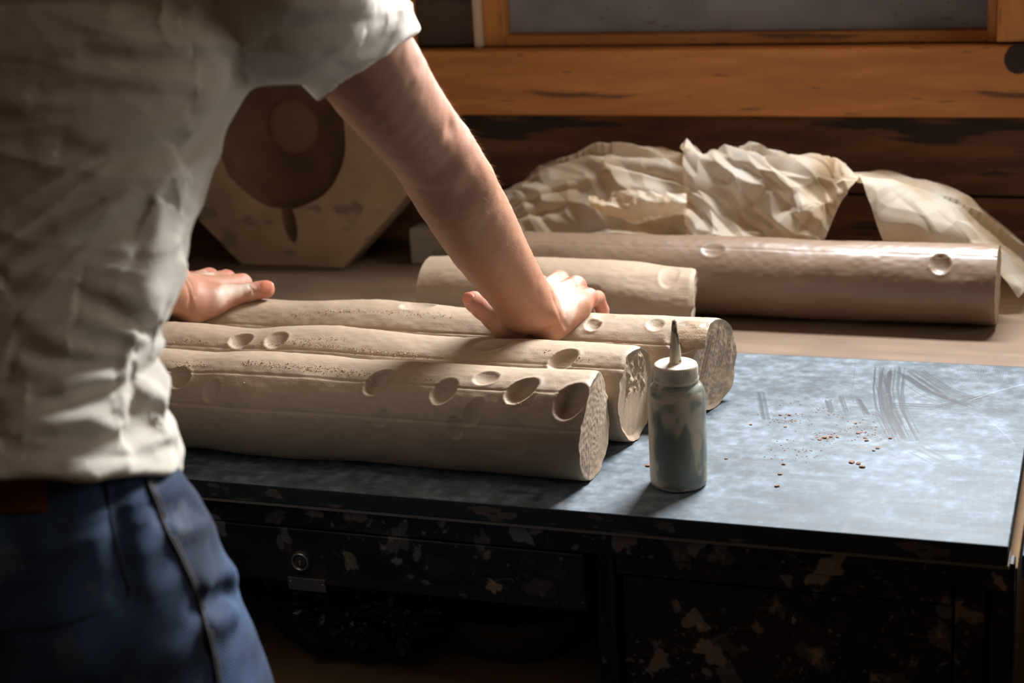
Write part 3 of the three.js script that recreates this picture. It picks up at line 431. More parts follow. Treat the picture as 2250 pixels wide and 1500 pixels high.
// ------------------------------------------------------------------ clay flakes and crumbs on the top
{
  const flake = () => { const g = new THREE.IcosahedronGeometry(1, 1), q = g.attributes.position, o = rr(0, 50); for (let i = 0; i < q.count; i++) { const x = q.getX(i), y = q.getY(i), z = q.getZ(i), k = 1 + 0.35 * noise(x * 2 + o, y * 2, z * 2); q.setXYZ(i, x * k, y * k * 0.35 + 0.12 * x, z * k); } g.computeVertexNormals(); return g; };
  const kinds = [flake(), flake(), flake(), flake()];
  const spots = [[1812, 962, 6], [1826, 960, 5], [1880, 930, 4], [1885, 952, 5], [1904, 968, 5], [1928, 985, 5], [1715, 912, 4], [1735, 912, 5], [1726, 938, 4], [1722, 1020, 5], [1714, 1042, 5], [1708, 1068, 6], [1872, 1016, 7], [1886, 1019, 6], [1895, 1026, 7], [1424, 1023, 7], [1650, 933, 4], [1956, 963, 5], [1900, 962, 4], [1596, 1008, 4], [1800, 966, 4], [1840, 961, 4], [1920, 990, 4]];
  spots.forEach(([x, y, s], i) => { const p = atY(x, y, BY), k = s / 2280; const m = tag(mesh('clay_flake', kinds[i % 4], mFlake), i === 15 ? 'lone reddish clay flake by the foot of the squeeze bottle' : i > 11 && i < 15 ? 'flat reddish clay flake, one of three in a short row' : 'small reddish brown clay flake lying on the blue bench top', 'clay flake', 'clay flakes on the bench top'); m.position.set(p.x, BY + k * 0.3, p.z); m.scale.setScalar(k); m.rotation.y = rr(0, 6); });
  const im = new THREE.InstancedMesh(kinds[0], mFlake, 320), m4 = new THREE.Matrix4();
  for (let i = 0; i < 320; i++) { const c = [[1815, 962, 34, 16], [1900, 950, 46, 26], [1735, 925, 60, 22], [1800, 900, 150, 50], [1750, 990, 90, 30]][i % 5], a = rr(0, 6.28), r = rnd(), p = atY(c[0] + Math.cos(a) * r * c[2], c[1] + Math.sin(a) * r * c[3], BY), s = rr(0.0003, 0.0010); m4.makeRotationY(rr(0, 6)).scale(V(s, s, s)).setPosition(p.x, BY + s * 0.3, p.z); im.setMatrixAt(i, m4); }
  im.name = 'clay_crumbs'; im.userData = { kind: 'stuff', label: 'fine reddish clay crumbs scattered on the bench top', category: 'crumbs' }; im.castShadow = im.receiveShadow = true; scene.add(im);
}

// ------------------------------------------------------------------ plaster mould leaning on the beam
{
  const zb = -2.197, cx = (atY(530, 577, BY).x + atY(770, 585, BY).x) / 2, ap = 0.196, T = 0.066, lean = -0.035;
  const g = thing('plaster_mould', 'octagonal plaster mould, its round hollow coated with brown clay, standing against the wall', 'mould', V(cx, BY, zb)); g.rotation.x = lean;
  const sh = new THREE.Shape(), Rv = ap / Math.cos(Math.PI / 8); for (let i = 0; i < 8; i++) { const a = Math.PI / 8 + i * Math.PI / 4; i ? sh.lineTo(Rv * Math.cos(a), ap + Rv * Math.sin(a)) : sh.moveTo(Rv * Math.cos(a), ap + Rv * Math.sin(a)); }
  const eg = new THREE.ExtrudeGeometry(sh, { depth: T - 0.008, bevelEnabled: true, bevelSize: 0.004, bevelThickness: 0.004, bevelOffset: -0.004, bevelSegments: 3 }); eg.translate(0, 0, -T + 0.004);
  const plast = tex(1024, 1024, (u, v) => { const a = fbm(u * 8, v * 8, 5, [8, 8]), st = sstep(0.2, 0.4, fbm(u * 12, v * 18, 5, [12, 18], 7)); return c3(c3([160, 136, 108], [184, 160, 130], clamp(0.5 + a, 0, 1)), [120, 106, 92], st * 0.7); }, true, 1 / 0.4, 1 / 0.4);
  const mPlaster = std({ map: plast, roughness: 0.85, bumpMap: clayBump, bumpScale: 0.001 });
  // the photograph shows a coat of brown clay in the hollow, with a ragged rim and a drip running down from it
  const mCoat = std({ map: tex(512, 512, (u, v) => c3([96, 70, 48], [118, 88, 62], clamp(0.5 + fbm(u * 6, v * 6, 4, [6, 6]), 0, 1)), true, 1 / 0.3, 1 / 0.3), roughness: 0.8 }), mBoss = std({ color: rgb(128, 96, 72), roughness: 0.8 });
  uvMetres(eg, 'x', false);
  const ev = new Evaluator(); ev.useGroups = true;
  const A = new Brush(eg, mPlaster); A.updateMatrixWorld();
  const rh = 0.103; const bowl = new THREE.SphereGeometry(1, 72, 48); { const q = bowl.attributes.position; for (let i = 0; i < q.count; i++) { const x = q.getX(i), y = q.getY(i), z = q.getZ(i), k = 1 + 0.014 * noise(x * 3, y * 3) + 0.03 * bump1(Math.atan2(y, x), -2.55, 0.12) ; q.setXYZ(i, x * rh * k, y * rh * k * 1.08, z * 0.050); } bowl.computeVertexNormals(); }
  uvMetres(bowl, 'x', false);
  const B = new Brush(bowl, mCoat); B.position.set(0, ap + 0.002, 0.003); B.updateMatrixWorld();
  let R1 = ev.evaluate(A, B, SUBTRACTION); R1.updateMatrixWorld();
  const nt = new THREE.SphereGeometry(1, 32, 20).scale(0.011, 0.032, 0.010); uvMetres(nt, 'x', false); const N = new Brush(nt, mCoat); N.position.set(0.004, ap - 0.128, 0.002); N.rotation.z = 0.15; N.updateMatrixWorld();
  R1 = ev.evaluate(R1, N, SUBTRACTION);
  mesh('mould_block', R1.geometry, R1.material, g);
  const bossG = new THREE.LatheGeometry([[0, 0.008], [0.022, 0.0072], [0.034, 0.005], [0.040, 0.001], [0.042, -0.004]].map((q) => new THREE.Vector2(q[0], q[1])).reverse(), 48).rotateX(Math.PI / 2);
  uvMetres(bossG, 'x', false); const boss = mesh('boss', bossG, mBoss, g); boss.position.set(0, ap + 0.004, -0.043);
}
{ // small carton behind the short log
  const a = atY(903, 580, BY), g = thing('small_carton', 'small pale cardboard carton by the plaster mould', 'box', V(a.x + 0.05, BY, a.z - 0.022));
  const mCard = std({ map: canvasTex(256, 256, (c) => { c.fillStyle = 'rgb(168,158,144)'; c.fillRect(0, 0, 256, 256); c.fillStyle = 'rgba(110,104,98,0.8)'; for (let i = 0; i < 6; i++) { c.fillRect(90 + i * 18, 150, 11, 26 - (i % 3) * 5); } c.fillStyle = 'rgba(130,120,110,0.5)'; c.fillRect(20, 60, 200, 6); }), roughness: 0.8 });
  const q = new RoundedBoxGeometry(0.10, 0.050, 0.040, 2, 0.0015); const m = mesh('carton_body', q, mCard, g); m.position.set(0, 0.025, 0);
  const f = mesh('flap', new RoundedBoxGeometry(0.0985, 0.0015, 0.039, 1, 0.0005), std({ color: rgb(158, 148, 134), roughness: 0.85 }), g); f.position.set(0, 0.0508, 0);
}

// ------------------------------------------------------------------ crumpled translucent sheet behind the rear log
function worley(x, y, z) { let f = 9; const xi = Math.floor(x), yi = Math.floor(y), zi = z; for (let a = -1; a <= 1; a++) for (let b = -1; b <= 1; b++) { const X = xi + a, Y = yi + b, dx = X + hash(X, Y, zi) - x, dy = Y + hash(X, Y, zi + 99) - y; f = Math.min(f, dx * dx + dy * dy); } return Math.sqrt(f); }
function catmull(a, b, c, d, t) { return 0.5 * (2 * b + (c - a) * t + (2 * a - 5 * b + 4 * c - d) * t * t + (3 * b - a - 3 * c + d) * t * t * t); }
function patch(rows, nu, nv, disp) {
  const C = rows.map((r) => r.map(([px, py, z]) => atZ(px, py, z))), nr = C.length, nc = C[0].length, at = (i, j) => C[clamp(i, 0, nr - 1)][clamp(j, 0, nc - 1)];
  const base = [], out = V(0, 0, 0), P = [], I = [], U = [];
  for (let a = 0; a <= nv; a++) for (let b = 0; b <= nu; b++) {
    const v = a / nv * (nr - 1), u = b / nu * (nc - 1), i = Math.min(nr - 2, Math.floor(v)), j = Math.min(nc - 2, Math.floor(u)), p = V(0, 0, 0);
    for (const k of ['x', 'y', 'z']) p[k] = catmull(...[-1, 0, 1, 2].map((di) => catmull(...[-1, 0, 1, 2].map((dj) => at(i + di, j + dj)[k]), u - j)), v - i);
    base.push(p);
  }
  const g0 = new THREE.BufferGeometry(); g0.setAttribute('position', new THREE.Float32BufferAttribute(base.flatMap((p) => [p.x, p.y, p.z]), 3));
  for (let a = 0; a < nv; a++) for (let b = 0; b < nu; b++) { const k = a * (nu + 1) + b, l = k + nu + 1; I.push(k, l, k + 1, l, l + 1, k + 1); }
  g0.setIndex(I); g0.computeVertexNormals(); const n = g0.attributes.normal;
  base.forEach((p, k) => { const s = n.getZ(k) < 0 ? -1 : 1, d = disp(p, (k % (nu + 1)) / nu, Math.floor(k / (nu + 1)) / nv); p.x += n.getX(k) * s * d; p.y += n.getY(k) * s * d; p.z += n.getZ(k) * s * d; g0.attributes.position.setXYZ(k, p.x, p.y, p.z); U.push(p.x, p.y + p.z); });
  g0.setAttribute('uv', new THREE.Float32BufferAttribute(U, 2)); g0.computeVertexNormals(); return g0;
}
{
  const facet = (x, y, z) => { let f = 9; const xi = Math.floor(x), yi = Math.floor(y); for (let a = -1; a <= 1; a++) for (let b = -1; b <= 1; b++) { const X = xi + a, Y = yi + b, dx = X + hash(X, Y, z) - x, dy = Y + hash(X, Y, z + 99) - y; f = Math.min(f, Math.abs(dx * 0.8 + dy * 0.6) + Math.abs(dy * 0.8 - dx * 0.6) * 0.8); } return f; };
  const crum = (p, f, am, z) => { const v = p.y * 0.9 - p.z * 0.9 + 0.012 * noise(p.x * 25 + 9, p.y * 25, z), wx = p.x + 0.35 * v + 0.012 * noise(p.x * 25, p.y * 25, z); return am * (facet(wx * f, v * f * 0.8, z) - 0.5) + am * 0.4 * (facet(wx * f * 2.6 + 3, v * f * 2.2, z + 1) - 0.5); };
  const Z = (pts, z) => pts.map(([x, y, dz]) => [x, y, z + (dz || 0)]);
  const A = patch([Z([[1090, 425], [1160, 378], [1240, 345], [1330, 325], [1420, 328], [1505, 345]], -2.262), Z([[1098, 432], [1170, 386], [1250, 352], [1340, 328], [1430, 340], [1505, 358]], -2.20), Z([[1112, 452], [1185, 415], [1268, 388], [1350, 362], [1440, 378], [1512, 396]], -2.168), Z([[1125, 476], [1205, 448], [1295, 420], [1372, 405], [1450, 412], [1512, 425]], -2.156), Z([[1140, 500], [1230, 492], [1320, 480], [1400, 462], [1460, 458], [1515, 470]], -2.140), Z([[1160, 524], [1250, 530], [1340, 530], [1420, 525], [1480, 525], [1520, 525]], -2.124)], 190, 110,
    (p, u, v) => 0.0075 * (Math.abs(noise(u * 1.8 + v * 1.2, v * 5.5 - u * 1.0, 2)) * 2 - 0.8) * (0.35 + 0.65 * sstep(0, 0.2, v)) + crum(p, 12, 0.012, 11));
  const B = patch([Z([[1500, 352], [1560, 335], [1640, 324], [1720, 335], [1790, 348], [1860, 386]], -2.258), Z([[1501, 312], [1548, 342], [1650, 330], [1730, 345], [1800, 356], [1892, 388, 0.02]], -2.188), Z([[1500, 380], [1560, 395], [1650, 398], [1720, 386, 0.008], [1800, 405, -0.01], [1880, 412, 0.02]], -2.150), Z([[1502, 450], [1560, 460], [1640, 470, -0.006], [1710, 470, 0.01], [1770, 450, 0.012], [1850, 440, 0.008]], -2.136), Z([[1510, 524], [1570, 530], [1640, 530], [1710, 528], [1765, 526], [1812, 526]], -2.120)], 190, 130,
    (p) => crum(p, 13, 0.024, 31));
  const Cc = patch([Z([[1850, 388], [1950, 388], [2050, 412], [2130, 445], [2200, 492], [2280, 560]], -2.262), Z([[1870, 388], [1960, 392], [2050, 418], [2120, 450], [2190, 505], [2270, 590]], -2.20), Z([[1888, 400], [1970, 418], [2050, 445], [2120, 482], [2190, 545], [2262, 622]], -2.150), Z([[1915, 460], [1980, 480], [2060, 492], [2130, 512], [2192, 585], [2250, 640]], -2.126), Z([[1940, 528], [2000, 532], [2070, 536], [2140, 542], [2198, 610], [2236, 655]], -2.118)], 190, 110,
    (p) => crum(p, 8, 0.018, 51));
  const D = patch([Z([[1292, 432], [1330, 440], [1345, 420], [1420, 417], [1460, 432], [1508, 425]], -2.134), Z([[1298, 450], [1345, 452], [1375, 458], [1425, 450], [1465, 446], [1508, 445]], -2.118), Z([[1320, 468], [1360, 478], [1392, 492], [1430, 486], [1470, 474], [1508, 466]], -2.126)], 90, 50, (p) => crum(p, 26, 0.009, 71));
  const mSheet = phys({ map: tex(512, 512, (u, v) => { const a = fbm(u * 6, v * 6, 5, [6, 6]); return c3([230, 202, 160], [250, 240, 222], clamp(0.55 + a * 1.2, 0, 1)); }, true, 1 / 0.3, 1 / 0.3), side: THREE.DoubleSide, transmission: 0.5, thickness: 0, roughness: 0.6, ior: 1.45 });
  const s = tag(mesh('plastic_sheet', mergeGeometries([A, B, Cc, D]), mSheet), 'crumpled translucent cream sheet heaped along the wall', 'sheet');
}

// ------------------------------------------------------------------ things stowed in the dark bay of the desk
function crumpledBlob(rx, ry, rz, am, f, sd) { const g = new THREE.IcosahedronGeometry(1, 24), q = g.attributes.position; for (let i = 0; i < q.count; i++) { const x = q.getX(i), y = q.getY(i), z = q.getZ(i), th = Math.atan2(z, x), k = 1 + am * (worley(th * f * 0.6 + sd, y * f, sd) - 0.4) + am * 0.6 * (worley(x * f * 2, (y + z) * f * 2, sd + 3) - 0.4); q.setXYZ(i, x * rx * k, y * ry * k, z * rz * k); } g.computeVertexNormals(); return g; }
{
  const sy = 0.59, put = (name, label, cat, geo, mat, px, py, z, rz) => { const p = atZ(px, py, z), m = tag(mesh(name, geo, mat), label, cat); geo.computeBoundingBox(); m.position.set(p.x, Math.max(p.y, sy - geo.boundingBox.min.y), z); if (rz) m.rotation.z = rz; return m; };
  put('bin_bag', 'crumpled glossy black plastic bag on the desk shelf', 'bag', crumpledBlob(0.105, 0.075, 0.06, 0.35, 3.2, 5), phys({ color: rgb(18, 18, 18), roughness: 0.25 }), 800, 1490, -1.56);
  put('clear_bag', 'crumpled whitish plastic bag beside the black bag', 'bag', crumpledBlob(0.07, 0.075, 0.05, 0.3, 3, 9), phys({ color: rgb(150, 148, 146), roughness: 0.35, transmission: 0.3, thickness: 0 }), 690, 1470, -1.66);
  const f = tag(box('blue_folder', null, atZ(800, 1380, -1.74).x, atZ(895, 1380, -1.74).x, 0.59, 0.70, -1.745, -1.735, std({ color: rgb(58, 66, 92), roughness: 0.6 }), { grain: 'y' }), 'dark blue card folder standing at the back of the desk shelf', 'folder');
  const bk = thing('wicker_basket', 'low straw coloured basket rim on the desk shelf', 'basket', V(atZ(1120, 1490, -1.62).x, 0.59, -1.62));
  const mStraw = std({ color: rgb(96, 82, 50), roughness: 0.85 });
  const rim = mesh('rim', new THREE.TorusGeometry(0.085, 0.008, 12, 60).rotateX(Math.PI / 2).scale(1, 1, 0.6), mStraw, bk); rim.position.y = 0.045;
  const wall = mesh('basket_wall', new THREE.LatheGeometry([[0.0, 0.002], [0.066, 0.002], [0.083, 0.045], [0.079, 0.045], [0.063, 0.006], [0, 0.006]].map((q) => new THREE.Vector2(q[0], q[1])), 60).scale(1, 1, 0.6), mStraw, bk);
}

// ------------------------------------------------------------------ the potter
// distance fields on a grid, meshed as a smooth closed skin (surface nets)
function nets(sdf, lo, hi, cell, eps = 0.0008) {
  const n = [0, 1, 2].map((i) => Math.ceil((hi[i] - lo[i]) / cell) + 1), N = n[0] * n[1] * n[2], F = new Float32Array(N).fill(1), id = new Int32Array(N).fill(-1), BK = 6, half = BK * cell * 0.5 * Math.sqrt(3) * 1.7;
  const at = (i, j, k) => i + n[0] * (j + n[1] * k);
  for (let K = 0; K < n[2]; K += BK) for (let J = 0; J < n[1]; J += BK) for (let I = 0; I < n[0]; I += BK) {
    const c = sdf(lo[0] + (I + BK / 2) * cell, lo[1] + (J + BK / 2) * cell, lo[2] + (K + BK / 2) * cell), skip = Math.abs(c) > half + 0.012;
    for (let k = K; k < Math.min(K + BK, n[2]); k++) for (let j = J; j < Math.min(J + BK, n[1]); j++) for (let i = I; i < Math.min(I + BK, n[0]); i++)
      F[at(i, j, k)] = skip ? c : sdf(lo[0] + i * cell, lo[1] + j * cell, lo[2] + k * cell);
  }
  const P = [], I = [], o = [0, 1, n[0], n[0] + 1, n[0] * n[1], n[0] * n[1] + 1, n[0] * n[1] + n[0], n[0] * n[1] + n[0] + 1];
  const E = [[0, 1], [0, 2], [0, 4], [1, 3], [1, 5], [2, 3], [2, 6], [3, 7], [4, 5], [4, 6], [5, 7], [6, 7]];
  for (let k = 0; k < n[2] - 1; k++) for (let j = 0; j < n[1] - 1; j++) for (let i = 0; i < n[0] - 1; i++) {
    const b = at(i, j, k); let m = 0; for (let c = 0; c < 8; c++) if (F[b + o[c]] < 0) m |= 1 << c;
    if (m === 0 || m === 255) continue;
    let x = 0, y = 0, z = 0, q = 0;
    for (const [a, c] of E) { if (((m >> a) & 1) === ((m >> c) & 1)) continue; const fa = F[b + o[a]], fc = F[b + o[c]], t = fa / (fa - fc); x += mix(a & 1, c & 1, t); y += mix((a >> 1) & 1, (c >> 1) & 1, t); z += mix(a >> 2, c >> 2, t); q++; }
    id[b] = P.length / 3; P.push(lo[0] + (i + x / q) * cell, lo[1] + (j + y / q) * cell, lo[2] + (k + z / q) * cell);
  }
  const s = [1, n[0], n[0] * n[1]];
  for (let k = 1; k < n[2] - 1; k++) for (let j = 1; j < n[1] - 1; j++) for (let i = 1; i < n[0] - 1; i++) {
    const b = at(i, j, k);
    for (let a = 0; a < 3; a++) {
      const f0 = F[b] < 0, f1 = F[b + s[a]] < 0; if (f0 === f1) continue;
      const u = s[(a + 1) % 3], v = s[(a + 2) % 3], A = id[b], B = id[b - u], C = id[b - u - v], D = id[b - v];
      if (A < 0 || B < 0 || C < 0 || D < 0) continue;
      f0 ? I.push(A, B, C, A, C, D) : I.push(A, C, B, A, D, C);
    }
  }
  const Nn = new Float32Array(P.length), g = [0, 0, 0];
  const grad = (x, y, z) => { g[0] = sdf(x + eps, y, z) - sdf(x - eps, y, z); g[1] = sdf(x, y + eps, z) - sdf(x, y - eps, z); g[2] = sdf(x, y, z + eps) - sdf(x, y, z - eps); };
  for (let q = 0; q < P.length; q += 3) {
    grad(P[q], P[q + 1], P[q + 2]); const l = Math.hypot(g[0], g[1], g[2]) || 1, d = clamp(sdf(P[q], P[q + 1], P[q + 2]) / (l / (2 * eps)), -cell * 0.5, cell * 0.5);
    for (let c = 0; c < 3; c++) { P[q + c] -= d * g[c] / l; Nn[q + c] = g[c] / l; }
  }
  const geo = new THREE.BufferGeometry(); geo.setAttribute('position', new THREE.Float32BufferAttribute(P, 3)); geo.setAttribute('normal', new THREE.BufferAttribute(Nn, 3)); geo.setIndex(I); return geo;
}
const smin = (a, b, k) => { const h = Math.max(k - Math.abs(a - b), 0) / k; return Math.min(a, b) - h * h * k * 0.25; };
const smax = (a, b, k) => -smin(-a, -b, k);
function cone(x, y, z, c) {                            // distance to a tapered capsule c = [ax, ay, az, ra, bx, by, bz, rb]
  const bx = c[4] - c[0], by = c[5] - c[1], bz = c[6] - c[2], px = x - c[0], py = y - c[1], pz = z - c[2], h = clamp((px * bx + py * by + pz * bz) / (bx * bx + by * by + bz * bz + 1e-12), 0, 1);
  const dx = px - bx * h, dy = py - by * h, dz = pz - bz * h; return Math.sqrt(dx * dx + dy * dy + dz * dz) - (c[3] + (c[7] - c[3]) * h);
}
const ell = (x, y, z, c, rx, ry, rz) => { const a = (x - c[0]) / rx, b = (y - c[1]) / ry, d = (z - c[2]) / rz, k = Math.sqrt(a * a + b * b + d * d); return (k - 1) * Math.min(rx, ry, rz); };
const chain = (pts) => pts.slice(1).map((p, i) => [...pts[i], ...p]);
const pz = (px, py, z, r) => { const p = atZ(px, py, z); return [p.x, p.y, p.z, r]; };
function trace(sdf, px, py, t = 0.9) { const d = ray(px, py).normalize(), p = CAM.clone(); for (let i = 0; i < 160; i++) { p.copy(CAM).addScaledVector(d, t); const s = sdf(p.x, p.y, p.z); if (s < 0.0004) break; t += s * 0.6; if (t > 3) break; } return p; }

// --- cross-sections of the trunk: right-hand outline pixel, depth of the middle, half width, half depth
function section(px, py, zc, a, b) {
  const psi = 20 * Math.PI / 180 + Math.atan((1125 - px) / FOCAL), nx = Math.cos(psi), nz = -Math.sin(psi), s = Math.sqrt(a * a * nx * nx + b * b * nz * nz);
  const p = atZ(px, py, zc + b * b * nz / s); return { y: p.y, x: p.x - a * a * nx / s, z: zc, a, b };
}
const table = (rows) => { rows.sort((p, q) => p.y - q.y); return rows; };
function trunk(rows, x, y, z, o) {
  let i = 0; while (i < rows.length - 2 && rows[i + 1].y < y) i++;
  const p = rows[i], q = rows[i + 1]; let t = clamp((y - p.y) / (q.y - p.y), 0, 1); t = t * t * (3 - 2 * t) * 0.5 + t * 0.5;
  const cx = mix(p.x, q.x, t), cz = mix(p.z, q.z, t), a = mix(p.a, q.a, t) + o, b = mix(p.b, q.b, t) + o, u = (x - cx) / a, v = (z - cz) / b;
  const k = Math.pow(Math.pow(Math.abs(u), 2.2) + Math.pow(Math.abs(v), 2.2), 1 / 2.2); return (k - 1) * Math.min(a, b);
}
const shirtRows = table([[393, 1030, -1.000, 0.186, 0.128], [396, 1000, -1.000, 0.187, 0.129], [384, 965, -1.002, 0.186, 0.128], [379, 938, -1.004, 0.185, 0.127], [356, 900, -1.008, 0.182, 0.124], [360, 872, -1.012, 0.184, 0.125], [348, 820, -1.018, 0.180, 0.121], [331, 787, -1.024, 0.175, 0.116], [346, 755, -1.030, 0.176, 0.116], [344, 722, -1.036, 0.174, 0.114], [372, 672, -1.046, 0.175, 0.114], [397, 600, -1.062, 0.176, 0.114], [412, 530, -1.078, 0.177, 0.115], [442, 420, -1.105, 0.180, 0.118], [484, 300, -1.135, 0.184, 0.120], [548, 160, -1.170, 0.186, 0.120], [585, 60, -1.195, 0.180, 0.115], [600, -60, -1.222, 0.165, 0.100]].map((r) => section(...r)));
const hemY = (z) => 1.020 + 0.36 * (z + 1.05), HEM = 0.98, topRow = shirtRows[shirtRows.length - 1];
const SHR = [-0.612, 1.352, -1.236], SHL = [-1.002, 1.352, -1.236], NECK = [-0.806, 1.43, -1.262];
const armR = [[...SHR, 0.044], pz(740, 40, -1.285, 0.046), pz(812, 148, -1.335, 0.0440), pz(880, 246, -1.400, 0.0408), pz(944, 328, -1.462, 0.0385), pz(990, 402, -1.506, 0.0405), pz(1036, 478, -1.552, 0.0400), pz(1081, 553, -1.596, 0.0372), pz(1125, 620, -1.632, 0.0325), pz(1156, 668, -1.652, 0.0290)];
const armL = [[...SHL, 0.044], [-1.020, 1.28, -1.315, 0.0470], [-1.035, 1.21, -1.400, 0.041], [-1.040, 1.155, -1.466, 0.039], [-1.035, 1.10, -1.53, 0.040], [-1.020, 1.03, -1.60, 0.035], [-1.008, 0.985, -1.640, 0.0285]];
const slE = armR[2], slD = (() => { const a = armR[1], b = armR[3], v = V(b[0] - a[0], b[1] - a[1], b[2] - a[2]).normalize(); return [v.x, v.y, v.z]; })();
const sleeveR = chain([[...SHR, 0.070], [armR[1][0], armR[1][1], armR[1][2], 0.0585], [slE[0] + slD[0] * 0.05, slE[1] + slD[1] * 0.05, slE[2] + slD[2] * 0.05, 0.0480]]);
const slL = armL[2], slLD = (() => { const a = armL[1], b = armL[3], v = V(b[0] - a[0], b[1] - a[1], b[2] - a[2]).normalize(); return [v.x, v.y, v.z]; })();
const sleeveL = chain([[...SHL, 0.070], [armL[1][0], armL[1][1], armL[1][2], 0.058], [slL[0] + slLD[0] * 0.02, slL[1] + slLD[1] * 0.02, slL[2] + slLD[2] * 0.02, 0.052]]);
const cutA = atZ(712, 212, -1.33), cutN = (() => { const b = atZ(907, 76, -1.33), n = V().crossVectors(b.sub(cutA), ray(812, 147)).normalize(); if (n.dot(V(...slD)) < 0) n.negate(); return n; })();
const yoke = chain([[...SHL, 0.062], [-0.90, 1.395, -1.245, 0.062], [-0.806, 1.405, -1.25, 0.066], [-0.71, 1.395, -1.245, 0.062], [...SHR, 0.062]]);
const tube = (x, y, z, cs) => { let d = 9; for (const c of cs) d = Math.min(d, cone(x, y, z, c)); return d; };
const tubeK = (x, y, z, cs, k) => { let d = 9; for (const c of cs) d = smin(d, cone(x, y, z, c), k); return d; };
function shirtBase(x, y, z) {
  let d = trunk(shirtRows, x, y, z, 0); d = smax(d, y - topRow.y + 0.01, 0.03);
  d = smin(d, tube(x, y, z, yoke), 0.035);
  const cutR = (x - cutA.x) * cutN.x + (y - cutA.y) * cutN.y + (z - cutA.z) * cutN.z, cutL = (x - slL[0]) * slLD[0] + (y - slL[1]) * slLD[1] + (z - slL[2]) * slLD[2];
  const sr = smax(tube(x, y, z, sleeveR), cutR, 0.004), sl = smax(tube(x, y, z, sleeveL), cutL, 0.006);
  d = smin(d, sr, 0.014); d = smin(d, sl, 0.014);
  // the sleeves are open: hollow round the arm
  d = Math.max(d, -Math.max(tube(x, y, z, sleeveR) + 0.0075, -cutR - 0.016)); d = Math.max(d, -Math.max(tube(x, y, z, sleeveL) + 0.0075, -cutL - 0.016));
  return smax(d, hemY(z) - y, 0.006);
}
// folds: [height, width, pixels of the crest]; the crest lies on the cloth
const folds = [
  [0.0070, 0.012, [[398, 362], [320, 388], [220, 408], [100, 442], [-20, 490]]], [-0.0055, 0.011, [[395, 380], [300, 412], [180, 452], [60, 490], [-20, 520]]],
  [0.0100, 0.013, [[398, 376], [330, 418], [240, 468], [130, 520], [0, 592]]], [-0.0065, 0.014, [[380, 410], [300, 462], [200, 520], [90, 575], [0, 630]]],
  [-0.0150, 0.010, [[545, 165], [505, 215], [465, 275], [430, 325], [402, 362]]], [0.0060, 0.012, [[520, 160], [480, 220], [440, 280], [405, 335]]],
  [0.0050, 0.018, [[356, 440], [338, 520], [318, 600], [302, 680]]], [-0.0040, 0.014, [[320, 430], [300, 520], [285, 600]]],
  [-0.0120, 0.013, [[165, 655], [230, 668], [290, 705], [338, 735]]], [0.0060, 0.012, [[175, 630], [250, 650], [310, 680], [350, 700]]],
  [0.0060, 0.011, [[170, 690], [240, 715], [300, 740], [335, 750]]], [-0.0060, 0.009, [[150, 755], [230, 752], [290, 745]]],
  [0.0050, 0.012, [[40, 700], [110, 735], [200, 770], [290, 785]]], [-0.0050, 0.011, [[20, 760], [120, 790], [220, 806], [300, 800]]],
  [0.0045, 0.012, [[30, 800], [140, 832], [250, 842]]], [-0.0050, 0.011, [[60, 870], [150, 880], [250, 880]]],
  [0.0065, 0.014, [[0, 935], [100, 925], [200, 932], [275, 945]]], [-0.0050, 0.012, [[0, 962], [110, 958], [220, 968], [290, 965], [350, 925]]],
  [-0.0065, 0.009, [[345, 925], [310, 945], [280, 965]]], [0.0050, 0.009, [[300, 860], [340, 865], [362, 880]]], [-0.0060, 0.008, [[290, 900], [330, 905], [358, 898]]], [0.0040, 0.008, [[315, 830], [325, 870], [318, 900]]],
  [-0.0040, 0.006, [[0, 992], [100, 990], [200, 995], [285, 1000], [350, 990], [394, 975]]],
  [0.0022, 0.0045, [[284, 1044], [278, 960], [272, 880], [275, 820], [288, 740], [302, 680]]],
  [-0.0018, 0.005, [[536, -10], [536, 50], [540, 100], [548, 138]]], [0.0022, 0.005, [[546, -10], [548, 50], [551, 100], [558, 132]]],
  [0.0040, 0.010, [[560, 20], [640, 10], [740, 12], [830, 0]]], [-0.0040, 0.010, [[580, 60], [680, 60], [770, 48], [850, 40]]], [0.0035, 0.009, [[590, 100], [660, 110], [740, 100], [800, 80]]],
  [-0.0016, 0.010, [[690, 110], [740, 140], [780, 160]]],
  [0.0030, 0.009, [[90, 185], [200, 168], [330, 170], [440, 180]]], [-0.0030, 0.009, [[60, 215], [200, 200], [340, 205], [430, 215]]],
  [0.0025, 0.008, [[180, 90], [300, 105], [420, 110]]], [-0.0025, 0.008, [[170, 120], [300, 135], [430, 140]]], [0.0025, 0.008, [[150, 40], [280, 55], [400, 50]]], [0.0028, 0.009, [[140, 300], [240, 310], [340, 290], [420, 255]]], [-0.0028, 0.009, [[120, 335], [240, 345], [340, 325], [410, 290]]],
].map(([h, w, pts]) => { const q = pts.map(([a, b]) => trace(shirtBase, a, b)); const lo = V(9, 9, 9), hi = V(-9, -9, -9); q.forEach((p) => { lo.min(p); hi.max(p); }); return { h, w, q: q.map((p) => [p.x, p.y, p.z]), lo: lo.subScalar(w * 2.6), hi: hi.addScalar(w * 2.6) }; });
